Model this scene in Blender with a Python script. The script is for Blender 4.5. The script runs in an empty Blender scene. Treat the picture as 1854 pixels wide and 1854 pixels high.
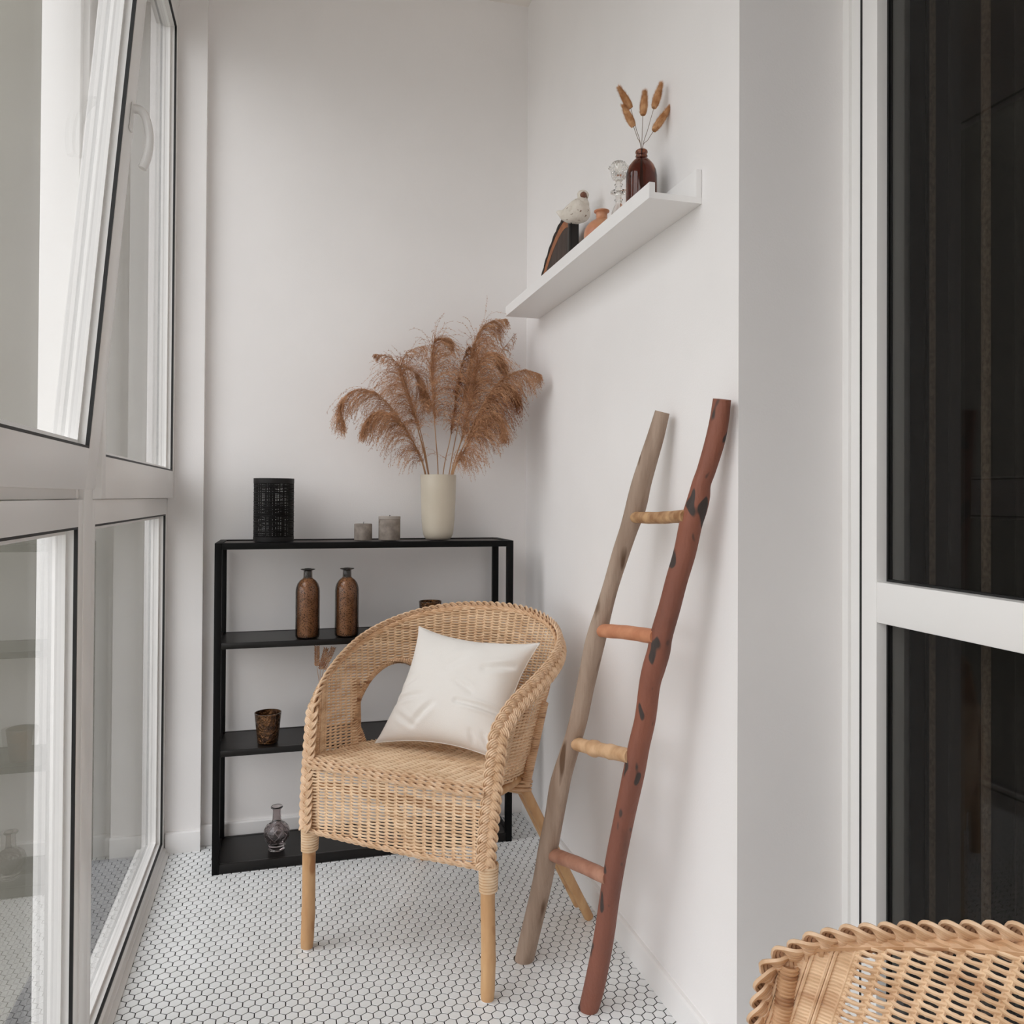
import bpy, bmesh, math, random
import numpy as np
from mathutils import Matrix, Vector

random.seed(7); rng = np.random.default_rng(7)
S = bpy.context.scene
C = S.collection
PI = math.pi

# ---------------------------------------------------------------- camera
CAM = np.array([0.0, 0.0, 1.1])
YAW, PIT, ROL, FPX, CYP = 0.2741, 0.0099, 0.0056, 1441.4, 886.5
_f = np.array([math.sin(YAW)*math.cos(PIT), math.cos(YAW)*math.cos(PIT), math.sin(PIT)])
_r0 = np.array([math.cos(YAW), -math.sin(YAW), 0.0]); _u0 = np.cross(_r0, _f)
_r = math.cos(ROL)*_r0 + math.sin(ROL)*_u0
_u = -math.sin(ROL)*_r0 + math.cos(ROL)*_u0
cd = bpy.data.cameras.new('camera'); cam = bpy.data.objects.new('camera', cd); C.objects.link(cam)
cam.matrix_world = Matrix(((_r[0], _u[0], -_f[0], CAM[0]), (_r[1], _u[1], -_f[1], CAM[1]), (_r[2], _u[2], -_f[2], CAM[2]), (0, 0, 0, 1)))
cd.sensor_width = 36; cd.lens = FPX/1854*36; cd.shift_y = (CYP-927)/1854; cd.clip_start = 0.02
S.camera = cam

# ---------------------------------------------------------------- world, light, exposure
W = bpy.data.worlds.new('sky'); S.world = W; W.use_nodes = True
wn, wl = W.node_tree.nodes, W.node_tree.links
bg = wn['Background']
tc = wn.new('ShaderNodeTexCoord'); sp = wn.new('ShaderNodeSeparateXYZ'); rp = wn.new('ShaderNodeValToRGB')
wl.new(tc.outputs['Generated'], sp.inputs[0]); wl.new(sp.outputs['Z'], rp.inputs[0]); wl.new(rp.outputs[0], bg.inputs[0])
mp = wn.new('ShaderNodeMapRange'); mp.inputs[1].default_value = -1; mp.inputs[2].default_value = 1
wl.new(sp.outputs['Z'], mp.inputs[0]); wl.new(mp.outputs[0], rp.inputs[0])
rp.color_ramp.elements[0].position = 0.47; rp.color_ramp.elements[0].color = (0.44, 0.44, 0.43, 1)
rp.color_ramp.elements[1].position = 0.505; rp.color_ramp.elements[1].color = (0.80, 0.80, 0.80, 1)
_e = rp.color_ramp.elements.new(1.0); _e.color = (1.6, 1.62, 1.64, 1)      # overcast: the zenith brighter than the horizon
bg.inputs[1].default_value = 3.2
for (y0, y1) in ((1.72, 2.6), (0.78, 1.6), (-0.16, 0.66), (-1.1, -0.28)):   # daylight portals in the window openings
    l = bpy.data.lights.new('window_daylight', 'AREA'); l.shape = 'RECTANGLE'; l.size = 2.45; l.size_y = y1-y0
    l.cycles.is_portal = True
    o = bpy.data.objects.new('window_daylight', l); C.objects.link(o)
    o.matrix_world = Matrix(((0, 0, -1, -0.47), (0, 1, 0, (y0+y1)/2), (1, 0, 0, 1.29), (0, 0, 0, 1)))
S.view_settings.view_transform = 'Standard'; S.view_settings.look = 'None'
S.view_settings.gamma = 1; S.view_settings.use_curve_mapping = False
S.view_settings.exposure = -0.09
S.cycles.max_bounces = 12; S.cycles.diffuse_bounces = 8; S.cycles.transparent_max_bounces = 24
S.cycles.caustics_reflective = False; S.cycles.caustics_refractive = False

# ---------------------------------------------------------------- pixel -> place helpers
def ray(x, y): return _f + _r*(x-927)/FPX - _u*(y-CYP)/FPX
def onY(x, y, Y): d = ray(x, y); return CAM + d*(Y/d[1])
def onX(x, y, X): d = ray(x, y); return CAM + d*(X/d[0])
def onplane(x, y, p, n): d = ray(x, y); return CAM + d*(((p-CAM)@n)/(d@n))
def toPx(P):
    d = np.asarray(P)-CAM; w = d@_f
    return 927+FPX*(d@_r)/w, CYP-FPX*(d@_u)/w

# ---------------------------------------------------------------- materials
def srgb(c):
    if isinstance(c, str):
        c = [int(c[i:i+2], 16) for i in (0, 2, 4)]
    return tuple(((v/255)/12.92 if v/255 <= .04045 else ((v/255+.055)/1.055)**2.4) for v in c)
def mat(name, col, rough=.5, metal=0, col2=None, scale=20, stretch=(1, 1, 1), spread=(.35, .65), detail=4, bump=0, bscale=None,
        trans=0, ior=1.5, coat=0, spec=.5):
    m = bpy.data.materials.new(name); m.use_nodes = True
    n, l = m.node_tree.nodes, m.node_tree.links; b = n['Principled BSDF']
    b.inputs['Base Color'].default_value = (*srgb(col), 1); b.inputs['Roughness'].default_value = rough
    b.inputs['Metallic'].default_value = metal; b.inputs['IOR'].default_value = ior
    b.inputs['Transmission Weight'].default_value = trans; b.inputs['Coat Weight'].default_value = coat
    b.inputs['Specular IOR Level'].default_value = spec
    if col2 is not None or bump:
        t = n.new('ShaderNodeTexCoord'); mpp = n.new('ShaderNodeMapping'); mpp.inputs['Scale'].default_value = stretch
        l.new(t.outputs['Object'], mpp.inputs[0])
    if col2 is not None:
        no = n.new('ShaderNodeTexNoise'); no.inputs['Scale'].default_value = scale; no.inputs['Detail'].default_value = detail
        l.new(mpp.outputs[0], no.inputs['Vector'])
        r = n.new('ShaderNodeValToRGB'); r.color_ramp.elements[0].position = spread[0]; r.color_ramp.elements[1].position = spread[1]
        r.color_ramp.elements[0].color = (*srgb(col), 1); r.color_ramp.elements[1].color = (*srgb(col2), 1)
        l.new(no.outputs[0], r.inputs[0]); l.new(r.outputs[0], b.inputs['Base Color'])
        m['ramp'] = 1
    if bump:
        nb = n.new('ShaderNodeTexNoise'); nb.inputs['Scale'].default_value = bscale or scale; nb.inputs['Detail'].default_value = 5
        l.new(mpp.outputs[0], nb.inputs['Vector'])
        bp = n.new('ShaderNodeBump'); bp.inputs['Strength'].default_value = bump; bp.inputs['Distance'].default_value = .01
        l.new(nb.outputs[0], bp.inputs['Height']); l.new(bp.outputs[0], b.inputs['Normal'])
    return m
def add_marks(m, col, scale, thr, soft=.03, stretch=(1, 1, 1), detail=2):
    """dark stains / knots multiplied over the material's own colour"""
    n, l = m.node_tree.nodes, m.node_tree.links; b = n['Principled BSDF']
    src = b.inputs['Base Color'].links[0].from_socket if b.inputs['Base Color'].links else None
    t = n.new('ShaderNodeTexCoord'); mp_ = n.new('ShaderNodeMapping'); mp_.inputs['Scale'].default_value = stretch
    mp_.inputs['Location'].default_value = (3.1*scale % 7, 1.7, 5.3)
    no = n.new('ShaderNodeTexNoise'); no.inputs['Scale'].default_value = scale; no.inputs['Detail'].default_value = detail
    l.new(t.outputs['Object'], mp_.inputs[0]); l.new(mp_.outputs[0], no.inputs['Vector'])
    r = n.new('ShaderNodeMapRange'); r.inputs[1].default_value = thr; r.inputs[2].default_value = thr+soft
    l.new(no.outputs[0], r.inputs[0])
    mx = n.new('ShaderNodeMix'); mx.data_type = 'RGBA'; l.new(r.outputs[0], mx.inputs[0])
    if src: l.new(src, mx.inputs[6])
    else: mx.inputs[6].default_value = b.inputs['Base Color'].default_value
    mx.inputs[7].default_value = (*srgb(col), 1)
    l.new(mx.outputs[2], b.inputs['Base Color'])
def glass_mat(name, ior, tint=(1, 1, 1)):
    m = bpy.data.materials.new(name); m.use_nodes = True; n, l = m.node_tree.nodes, m.node_tree.links
    n.remove(n['Principled BSDF'])
    fr = n.new('ShaderNodeFresnel'); ge = n.new('ShaderNodeNewGeometry')     # same reflectance on both faces of the thin pane
    mr = n.new('ShaderNodeMapRange'); mr.inputs[3].default_value = ior; mr.inputs[4].default_value = 1/ior
    l.new(ge.outputs['Backfacing'], mr.inputs[0]); l.new(mr.outputs[0], fr.inputs[0])
    t = n.new('ShaderNodeBsdfTransparent'); t.inputs[0].default_value = (*tint, 1)
    g = n.new('ShaderNodeBsdfGlossy'); g.inputs['Roughness'].default_value = .0
    mx = n.new('ShaderNodeMixShader'); l.new(fr.outputs[0], mx.inputs[0]); l.new(t.outputs[0], mx.inputs[1]); l.new(g.outputs[0], mx.inputs[2])
    l.new(mx.outputs[0], n['Material Output'].inputs[0]); return m
M = {}
M['wall'] = mat('white_wall_paint', (240, 238, 237), .75, col2=(237, 235, 234), scale=3, bump=.05, bscale=250, spec=.2)
M['ceiling'] = mat('ceiling_paint', (240, 235, 230), .9, spec=.1)
M['trim'] = mat('white_trim', (238, 237, 236), .4)
M['pvc'] = mat('white_window_plastic', (236, 235, 233), .3)
M['rubber'] = mat('black_rubber_seal', (8, 8, 8), .5)
M['grout'] = mat('black_grout', (20, 20, 22), .9)
M['tile'] = mat('white_glazed_tile', (241, 243, 244), .28, col2=(233, 235, 235), scale=14, detail=3)
M['black'] = mat('black_powder_metal', (6, 6, 6), .5, spec=.15)
M['blackboard'] = mat('black_shelf_board', (13, 11, 10), .35, col2=(20, 17, 15), scale=6, stretch=(1, 8, 8), spec=.3)
M['walnut'] = mat('dark_walnut_top', (58, 44, 36), .45, col2=(42, 32, 27), scale=10, stretch=(1, 12, 8))
M['wicker'] = mat('wicker_cane', (211, 178, 142), .5, col2=(236, 209, 176), scale=38, detail=6, stretch=(.35, .35, 2.2), spread=(.3, .62))
add_marks(M['wicker'], (190, 148, 112), 24, .60, .2, (.5, .5, 2))
M['wickerback'] = mat('wicker_cane_brown', (196, 156, 118), .5, col2=(218, 182, 146), scale=30, detail=6)
add_marks(M['wickerback'], (150, 106, 74), 26, .58, .1, (.5, .5, 2))
M['braid'] = mat('wicker_braid', (226, 196, 164), .45, col2=(204, 168, 132), scale=40, detail=5)
M['wrap'] = mat('pale_cane_wrap', (226, 202, 172), .45, col2=(206, 174, 138), scale=24)
M['pole'] = mat('rattan_pole', (208, 168, 122), .45, col2=(186, 142, 98), scale=14, stretch=(3, 3, .6), spread=(.3, .7))
add_marks(M['pole'], (168, 120, 76), 22, .66, .08, (1, 1, .5))
M['cloth'] = mat('cream_cotton', (229, 226, 221), .9, bump=.12, bscale=420, spec=.1)
M['rail_grey'] = mat('weathered_grey_wood', (168, 147, 130), .75, col2=(142, 120, 103), scale=14, stretch=(2.5, 2.5, .35), spread=(.35, .7), bump=.35, bscale=60)
add_marks(M['rail_grey'], (96, 72, 52), 9, .63, .05, (2.2, 2.2, .5))
M['rail_red'] = mat('reddish_brown_wood', (142, 86, 66), .6, col2=(118, 72, 58), scale=5, stretch=(1.5, 1.5, .6), spread=(.35, .7), bump=.3, bscale=70)
add_marks(M['rail_red'], (58, 48, 44), 30, .625, .03, (1, 1, .5), 1.2)
add_marks(M['rail_red'], (104, 64, 50), 9, .56, .14, (1, 1, .4), 4)
M['rung_a'] = mat('mottled_yellow_wood', (196, 158, 116), .6, col2=(146, 104, 68), scale=40, stretch=(.6, 1, 1), bump=.3)
M['rung_b'] = mat('orange_wood', (206, 144, 108), .6, col2=(188, 124, 90), scale=30, stretch=(.5, 1, 1), bump=.2)
M['rung_c'] = mat('pale_knotty_wood', (214, 178, 140), .6, col2=(184, 144, 106), scale=32, stretch=(.6, 1, 1), bump=.3)
M['rung_d'] = mat('dull_brown_wood', (176, 130, 108), .6, col2=(150, 104, 84), scale=30, stretch=(.5, 1, 1), bump=.2)
M['vase'] = mat('cream_ceramic', (202, 193, 176), .42, col2=(195, 185, 167), scale=6)
M['reed'] = mat('dry_reed_brown', (206, 162, 126), .8, col2=(160, 114, 82), scale=26, spec=.1)
M['reed_dark'] = mat('dry_reed_dark', (172, 116, 80), .8, col2=(120, 76, 52), scale=26, spec=.1)
M['stem'] = mat('dry_stem', (196, 156, 116), .6, col2=(150, 108, 74), scale=30, stretch=(1, 1, .3))
M['tail'] = mat('bunny_tail_tan', (212, 168, 126), .9, col2=(172, 120, 78), scale=60, spec=.1)
M['thin_stem'] = mat('thin_dark_stem', (110, 84, 62), .7)
M['wheat'] = mat('wheat_ear', (206, 160, 116), .7, col2=(160, 108, 74), scale=50)
M['bronze'] = mat('speckled_bronze_lining', (208, 156, 114), .5, .3, col2=(170, 122, 86), scale=30)
add_marks(M['bronze'], (44, 32, 24), 330, .56, .05)
M['tinted'] = glass_mat('thick_dark_glass', 1.45, (.96, .94, .92))
_n, _l = M['tinted'].node_tree.nodes, M['tinted'].node_tree.links
_v = _n.new('ShaderNodeVolumeAbsorption'); _v.inputs['Color'].default_value = (.30, .22, .17, 1); _v.inputs['Density'].default_value = 95
_l.new(_v.outputs[0], _n['Material Output'].inputs['Volume'])
M['bottle_dark'] = mat('dark_smoky_glass', (26, 22, 20), .15, coat=.4)
M['mesh_black'] = mat('black_lantern_metal', (16, 14, 14), .5, .3)
M['candle'] = mat('grey_mottled_wax', (150, 140, 130), .75, col2=(118, 108, 100), scale=40, bump=.15)
add_marks(M['candle'], (92, 80, 72), 30, .62, .1)
M['candle_top'] = mat('pale_grey_wax', (162, 154, 146), .7)
M['wick'] = mat('charred_wick', (20, 18, 16), .9)
M['amber'] = mat('amber_glass', (146, 84, 54), .04, trans=1, ior=1.45)
M['smoke'] = mat('smoky_violet_glass', (212, 204, 204), .03, trans=1, ior=1.45)
M['clear'] = mat('clear_pressed_glass', (250, 249, 246), .04, trans=1, ior=1.4)
M['terra'] = mat('orange_glazed_bottle', (190, 122, 92), .35, col2=(206, 150, 112), scale=20)
M['bird'] = mat('chipped_white_paint', (228, 222, 212), .75, col2=(212, 204, 192), scale=30, bump=.3, bscale=90)
add_marks(M['bird'], (132, 106, 86), 95, .655, .05)
M['beak'] = mat('brown_beak', (120, 78, 60), .7)
M['metal_leg'] = mat('dark_metal_rod', (22, 20, 20), .4, .6)
M['slab'] = mat('dark_stained_wood', (66, 46, 36), .6, col2=(40, 30, 24), scale=30, stretch=(1, 1, .3), bump=.3)
M['slab_end_shade'] = mat('shade_black_wood', (30, 24, 20), .5)  # shadow side of the slice, its shade put into a darker colour
M['bark'] = mat('dark_bark', (48, 34, 28), .9, col2=(24, 18, 15), scale=60, bump=.6)
M['sap'] = mat('orange_sapwood', (172, 108, 62), .6, col2=(140, 84, 50), scale=40)
M['curtain'] = mat('dark_brown_curtain', (34, 28, 24), .9, col2=(24, 20, 17), scale=80, stretch=(1, 1, 1))
M['curtain_hem'] = mat('taupe_curtain_hem', (112, 98, 86), .9, col2=(84, 72, 62), scale=220, stretch=(1, 1, .6))
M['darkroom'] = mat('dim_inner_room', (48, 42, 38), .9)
M['facade'] = mat('outside_render', (128, 126, 116), .9, col2=(122, 120, 110), scale=3)
M['winglass'] = glass_mat('double_glazing', 1.6, (.975, .972, .975))
M['doorglass'] = glass_mat('door_glazing', 1.3, (.75, .75, .74))
M['cup'] = mat('hammered_bronze_glass', (120, 84, 52), .22, .85, col2=(60, 40, 28), scale=90, coat=.5, bump=.8, bscale=110)

# ---------------------------------------------------------------- mesh helpers
WL = {}                                    # world location of each thing's origin
class MB:
    def __init__(s): s.V = []; s.L = []; s.N = []; s.n = 0
    def add(s, V, F):
        V = np.asarray(V, float).reshape(-1, 3)
        s.V.append(V)
        if isinstance(F, np.ndarray):
            s.L.append((F+s.n).ravel()); s.N.append(np.full(len(F), F.shape[1]))
        else:
            for f in F: s.L.append(np.array(f)+s.n); s.N.append(np.array([len(f)]))
        s.n += len(V)
    def tube(s, P, r, k=6, ref=None, cap=True, closed=False, flat=1.0):
        P = np.asarray(P, float); n = len(P)
        if n < 2: return
        if closed: T = np.roll(P, -1, 0)-np.roll(P, 1, 0)
        else: T = np.gradient(P, axis=0)
        T /= np.linalg.norm(T, axis=1, keepdims=True)+1e-12
        if ref is None:
            m = np.abs(T).mean(0); ref = np.zeros(3); ref[int(np.argmin(m))] = 1
        ref = np.broadcast_to(np.asarray(ref, float), T.shape)
        N = ref-(ref*T).sum(1, keepdims=True)*T; N /= np.linalg.norm(N, axis=1, keepdims=True)+1e-12
        B = np.cross(T, N)
        r = np.broadcast_to(np.asarray(r, float), (n,))
        a = np.arange(k)*2*PI/k
        V = P[:, None]+r[:, None, None]*(np.cos(a)[None, :, None]*N[:, None]*flat+np.sin(a)[None, :, None]*B[:, None])
        m = n if closed else n-1
        i = np.arange(m)[:, None]; j = np.arange(k)[None, :]; i2 = (i+1) % n; j2 = (j+1) % k
        F = np.stack([i*k+j, i*k+j2, i2*k+j2, i2*k+j], -1).reshape(-1, 4)
        s.add(V, F)
        if cap and not closed:
            s.L.append(np.arange(k)[::-1]+s.n-n*k); s.N.append(np.array([k]))
            s.L.append(np.arange(k)+s.n-k); s.N.append(np.array([k]))
    def lathe(s, prof, c, k=32, cap0=True, cap1=True, fn=None):
        prof = np.array(prof, float); a = np.arange(k)*2*PI/k; n = len(prof)
        R = prof[:, 0][:, None]*np.ones(k)
        if fn is not None: R = fn(prof[:, 0][:, None], prof[:, 1][:, None], a[None, :])
        V = np.stack([R*np.cos(a), R*np.sin(a), prof[:, 1][:, None]*np.ones(k)], -1)+np.asarray(c, float)
        i = np.arange(n-1)[:, None]; j = np.arange(k)[None, :]; j2 = (j+1) % k
        F = np.stack([i*k+j, i*k+j2, (i+1)*k+j2, (i+1)*k+j], -1).reshape(-1, 4)
        s.add(V, F)
        if cap0: s.L.append(np.arange(k)[::-1]+s.n-n*k); s.N.append(np.array([k]))
        if cap1: s.L.append(np.arange(k)+s.n-k); s.N.append(np.array([k]))
    def grid(s, G, flip=False):
        G = np.asarray(G, float); n, m = G.shape[:2]
        i = np.arange(n-1)[:, None]; j = np.arange(m-1)[None, :]
        F = np.stack([i*m+j, (i+1)*m+j, (i+1)*m+j+1, i*m+j+1], -1).reshape(-1, 4)
        if flip: F = F[:, ::-1]
        s.add(G, F)
    def box(s, x0, x1, y0, y1, z0, z1, bev=0):
        if bev <= 0:
            V = [(x, y, z) for z in (z0, z1) for y in (y0, y1) for x in (x0, x1)]
            s.add(V, np.array([(0, 2, 3, 1), (4, 5, 7, 6), (0, 1, 5, 4), (2, 6, 7, 3), (0, 4, 6, 2), (1, 3, 7, 5)])); return
        b = bmesh.new(); bmesh.ops.create_cube(b, size=1)
        for v in b.verts:
            v.co.x = (x0+x1)/2+v.co.x*(x1-x0); v.co.y = (y0+y1)/2+v.co.y*(y1-y0); v.co.z = (z0+z1)/2+v.co.z*(z1-z0)
        bmesh.ops.bevel(b, geom=b.edges[:], offset=bev, segments=2, profile=.5, affect='EDGES')
        b.verts.index_update()
        s.add([v.co[:] for v in b.verts], [[v.index for v in f.verts] for f in b.faces]); b.free()
    def prism(s, poly, a0, a1, axis):
        """poly: 2-d outline; extruded a0..a1 along axis 0/1/2"""
        n = len(poly); o = [i for i in range(3) if i != axis]
        V = np.zeros((2*n, 3))
        for i, p in enumerate(poly):
            for q, a in ((0, a0), (n, a1)): V[i+q, o[0]] = p[0]; V[i+q, o[1]] = p[1]; V[i+q, axis] = a
        F = [list(range(n))[::-1], list(range(n, 2*n))]+[[i, (i+1) % n, n+(i+1) % n, n+i] for i in range(n)]
        s.add(V, F)
    def build(s, name, m, parent=None, smooth=True, local=False, kind=None, label=None, angle=None):
        V = np.concatenate(s.V); L = np.concatenate(s.L).astype(np.int32); N = np.concatenate(s.N).astype(np.int32)
        if parent is not None and not local: V = V-np.array(WL.get(parent.name, (0, 0, 0)))
        me = bpy.data.meshes.new(name); me.vertices.add(len(V)); me.vertices.foreach_set('co', V.ravel())
        me.loops.add(len(L)); me.loops.foreach_set('vertex_index', L)
        me.polygons.add(len(N)); me.polygons.foreach_set('loop_start', np.concatenate([[0], np.cumsum(N)[:-1]]).astype(np.int32))
        me.update(calc_edges=True); me.validate()
        b = bmesh.new(); b.from_mesh(me)
        if len(b.faces) < 60000: bmesh.ops.recalc_face_normals(b, faces=b.faces)
        b.to_mesh(me); b.free()
        me.materials.append(M[m] if isinstance(m, str) else m)
        o = bpy.data.objects.new(name, me); C.objects.link(o)
        if parent is not None: o.parent = parent; WL[o.name] = WL.get(parent.name, (0, 0, 0))
        me.polygons.foreach_set('use_smooth', np.full(len(me.polygons), bool(smooth)))
        if smooth:
            me.set_sharp_from_angle(angle=math.radians(angle or 40))
        if kind: o['kind'] = kind
        if label: o['label'] = label
        return o
def thing(name, label, cat, loc, group=None):
    o = bpy.data.objects.new(name, None); C.objects.link(o); o.location = loc; WL[o.name] = tuple(loc)
    o['label'] = label; o['category'] = cat; o.empty_display_size = .05
    if group: o['group'] = group
    return o
def settle(name, loc=(0, 0, 0)):
    o = bpy.data.objects.new(name, None); C.objects.link(o); o.location = loc; WL[o.name] = tuple(loc); o['kind'] = 'structure'; return o
def tag(o, label, cat, group=None):
    o['label'] = label; o['category'] = cat
    if group: o['group'] = group
    return o
def dup(o, parent=None):
    c = o.copy(); C.objects.link(c); c.parent = parent
    for ch in list(o.children): dup(ch, c)
    return c
def smoothpath(pts, n=40):
    """Catmull-Rom through points"""
    P = np.array(pts, float); P = np.vstack([2*P[0]-P[1], P, 2*P[-1]-P[-2]]); m = len(P)-3; out = []
    for q in np.linspace(0, m-1e-6, n):
        i = int(q); t = q-i; a, b, c, d = P[i:i+4]
        out.append(.5*((2*b)+(-a+c)*t+(2*a-5*b+4*c-d)*t*t+(-a+3*b-3*c+d)*t**3))
    return np.array(out)

# ================================================================ ROOM SHELL
XR, YB, XL, YE, XD, ZC = .8068, 2.6915, -.3538, 1.3132, 1.041, 2.84
YN = -1.35
PY, PX = YB-.0355, -.2548                 # pilaster
def shell(name, *boxes, m='wall', parent=None, smooth=False):
    b = MB()
    for q in boxes: b.box(*q)
    o = b.build(name, m, parent, smooth)
    if parent is None: o['kind'] = 'structure'
    return o
shell('wall_back', (XL-.03, 1.7, YB, YB+.15, -.05, ZC))
shell('wall_pilaster', (XL-.066, PX, PY, YB, 0, ZC))
shell('wall_right', (XR, 1.7, YE, YB, -.05, ZC))
shell('ceiling', (-.62, 1.9, YN-.1, YB+.15, ZC, ZC+.1), m='ceiling')
shell('wall_front', (-.62, 1.9, YN-.12, YN, -.05, ZC))
shell('wall_left', (-.52, XL, YN, YB-.03, 2.66, ZC), (-.52, XL, YN, -1.12, -.05, 2.66))
floor = shell('floor', (-.56, 1.9, YN-.1, YB+.1, -.06, -.0012), m='grout')

# hexagonal floor tiles: white, black recessed joints
PITCH = .0256; RH = (PITCH-.0023)/math.sqrt(3)
def tile_geo(cx, cy):
    a = np.arange(6)*PI/3+PI/6
    V = [(cx+RH*math.cos(t), cy+RH*math.sin(t), -.003) for t in a]+[(cx+RH*math.cos(t), cy+RH*math.sin(t), -.0006) for t in a] \
        + [(cx+(RH-.0009)*math.cos(t), cy+(RH-.0009)*math.sin(t), 0) for t in a]
    F = [[i, (i+1) % 6, 6+(i+1) % 6, 6+i] for i in range(6)]+[[6+i, 6+(i+1) % 6, 12+(i+1) % 6, 12+i] for i in range(6)]+[[12, 13, 14, 15, 16, 17]]
    return V, F
cells = []
for j in range(-60, 130):
    y = j*PITCH*math.sqrt(3)/2+.0075
    if y < YN or y > YB: continue
    for i in range(-30, 80):
        x = i*PITCH+(PITCH/2 if j % 2 else 0)+.004
        if x < XL-.012 or x > (XR if y > YE-.01 else XD): continue
        cells.append((x, y))
def near_key(c):
    if c[1] < .3: return 9e9
    px, py = toPx((c[0], c[1], 0))
    if not (210 <= px <= 1230 and py <= 1850): return 9e9
    return -py
order = sorted(cells, key=near_key); singles = order[:300]; rest = order[300:]
tb = MB(); tb.add(*tile_geo(0, 0)); tile0 = None
for (x, y) in singles:
    if tile0 is None: o = tile0 = tb.build('tile', 'tile', floor, smooth=False)
    else: o = tile0.copy(); C.objects.link(o); o.parent = floor
    o.location = (x, y, random.uniform(-.0002, 0)); o.rotation_euler = (random.uniform(-.006, .006), random.uniform(-.006, .006), random.uniform(-.012, .012))
tb = MB()
for (x, y) in rest: tb.add(*tile_geo(x, y))
tb.build('tile_field', 'tile', floor, smooth=False, kind='stuff')

# baseboards
def bb(name, poly, a0, a1, axis):
    b = MB(); b.prism(poly, a0, a1, axis); o = b.build(name, 'trim', None, False); o['kind'] = 'structure'; return o
HB, TB = .064, .0121
bb('baseboard_back', [(YB, 0), (YB-TB, 0), (YB-TB, HB-.004), (YB-TB+.004, HB), (YB, HB)], PX, XR, 0)
bb('baseboard_right', [(XR, 0), (XR-TB, 0), (XR-TB, HB-.004), (XR-TB+.004, HB), (XR, HB)], YE-TB, YB-TB, 1)
bb('baseboard_pilaster', [(PY, 0), (PY-TB, 0), (PY-TB, HB-.004), (PY-TB+.004, HB), (PY, HB)], XL, PX+.001, 0)
bb('baseboard_step', [(YE, 0), (YE-TB, 0), (YE-TB, HB-.004), (YE-TB+.004, HB), (YE, HB)], XR-TB, XD, 0)

# ---------------------------------------------------------------- windows on the left
def ring(b, x0, x1, y0, y1, z0, z1, w, bev=.002, wb=None, wt=None):
    wb = w if wb is None else wb; wt = w if wt is None else wt
    b.box(x0, x1, y0, y0+w, z0, z1, bev); b.box(x0, x1, y1-w, y1, z0, z1, bev)
    b.box(x0, x1, y0+w, y1-w, z0, z0+wb, bev); b.box(x0, x1, y0+w, y1-w, z1-wt, z1, bev)
def glazed(par, xf, y0, y1, z0, z1, w, wb=None, wt=None, depth=.06, name='frame'):
    """a framed pane whose room-side face is at x = xf"""
    wb = w if wb is None else wb; wt = w if wt is None else wt
    b = MB(); ring(b, xf-depth, xf, y0, y1, z0, z1, w, wb=wb, wt=wt); fr = b.build(name, 'pvc', par, True)
    a0, a1, c0, c1 = y0+w, y1-w, z0+wb, z1-wt
    b = MB(); ring(b, xf-.007, xf-.0012, a0-.001, a1+.001, c0-.001, c1+.001, .0050, 0); b.build('seal', 'rubber', fr if name == 'sash' else par, False)
    b = MB(); ring(b, xf-.034, xf-.018, a0, a1, c0, c1, .012, 0); ring(b, xf-.018, xf-.007, a0, a1, c0, c1, .0038, 0); b.build('glazing_bead', 'pvc', fr if name == 'sash' else par, False)
    b = MB(); b.box(xf-.030, xf-.024, a0, a1, c0, c1); b.build('pane', 'winglass', fr if name == 'sash' else par, False)
    return fr
ZT = 1.092
spans = [(1.665, PY), (.725, 1.605), (-.215, .665), (-1.155, -.275)]
for k, (y0, y1) in enumerate(spans):
    w = settle('window_%d' % (k+1))
    glazed(w, XL-.004, y0, y1, 0, ZT, .033, wb=.040, wt=.049)
    yo = y1 if k else y1
    if k != 1:
        glazed(w, XL+.014, y0, yo, ZT+.001, 2.62, .030, wb=.082, wt=.076)
    else:                                  # the tilted-in casement
        b = MB(); ring(b, XL-.075, XL-.012, y0, y1, ZT+.001, 2.66, .022); b.build('frame', 'pvc', w, True)
        piv = np.array([XL-.012, 0, ZT+.02]); ang = math.atan(.086)
        fr = glazed(w, XL+.016, y0+.005, y1-.005, ZT+.02, 2.61, .072, depth=.062, name='sash')
        bh = MB(); hz = 1.795; hy = y1-.035
        bh.box(XL+.016, XL+.020, hy-.010, hy+.010, hz-.030, hz+.020, .002)
        q = smoothpath([(XL+.018, hy, hz+.012), (XL+.032, hy, hz+.010), (XL+.043, hy, hz-.006), (XL+.050, hy, hz-.036), (XL+.050, hy, hz-.068), (XL+.044, hy, hz-.094)], 24)
        bh.tube(q, [.0075]*24, 10, ref=(0, 1, 0), flat=1.25)
        bh.build('handle', 'pvc', fr, True)
        for o in [fr]+list(fr.children):
            if o.type == 'MESH':
                me = o.data; n = len(me.vertices); co = np.zeros(n*3); me.vertices.foreach_get('co', co); co = co.reshape(-1, 3)
                d = co-piv; c_, s_ = math.cos(ang), math.sin(ang)
                co2 = co.copy(); co2[:, 0] = piv[0]+d[:, 0]*c_+d[:, 2]*s_; co2[:, 2] = piv[2]-d[:, 0]*s_+d[:, 2]*c_
                me.vertices.foreach_set('co', co2.ravel()); me.update()
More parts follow.
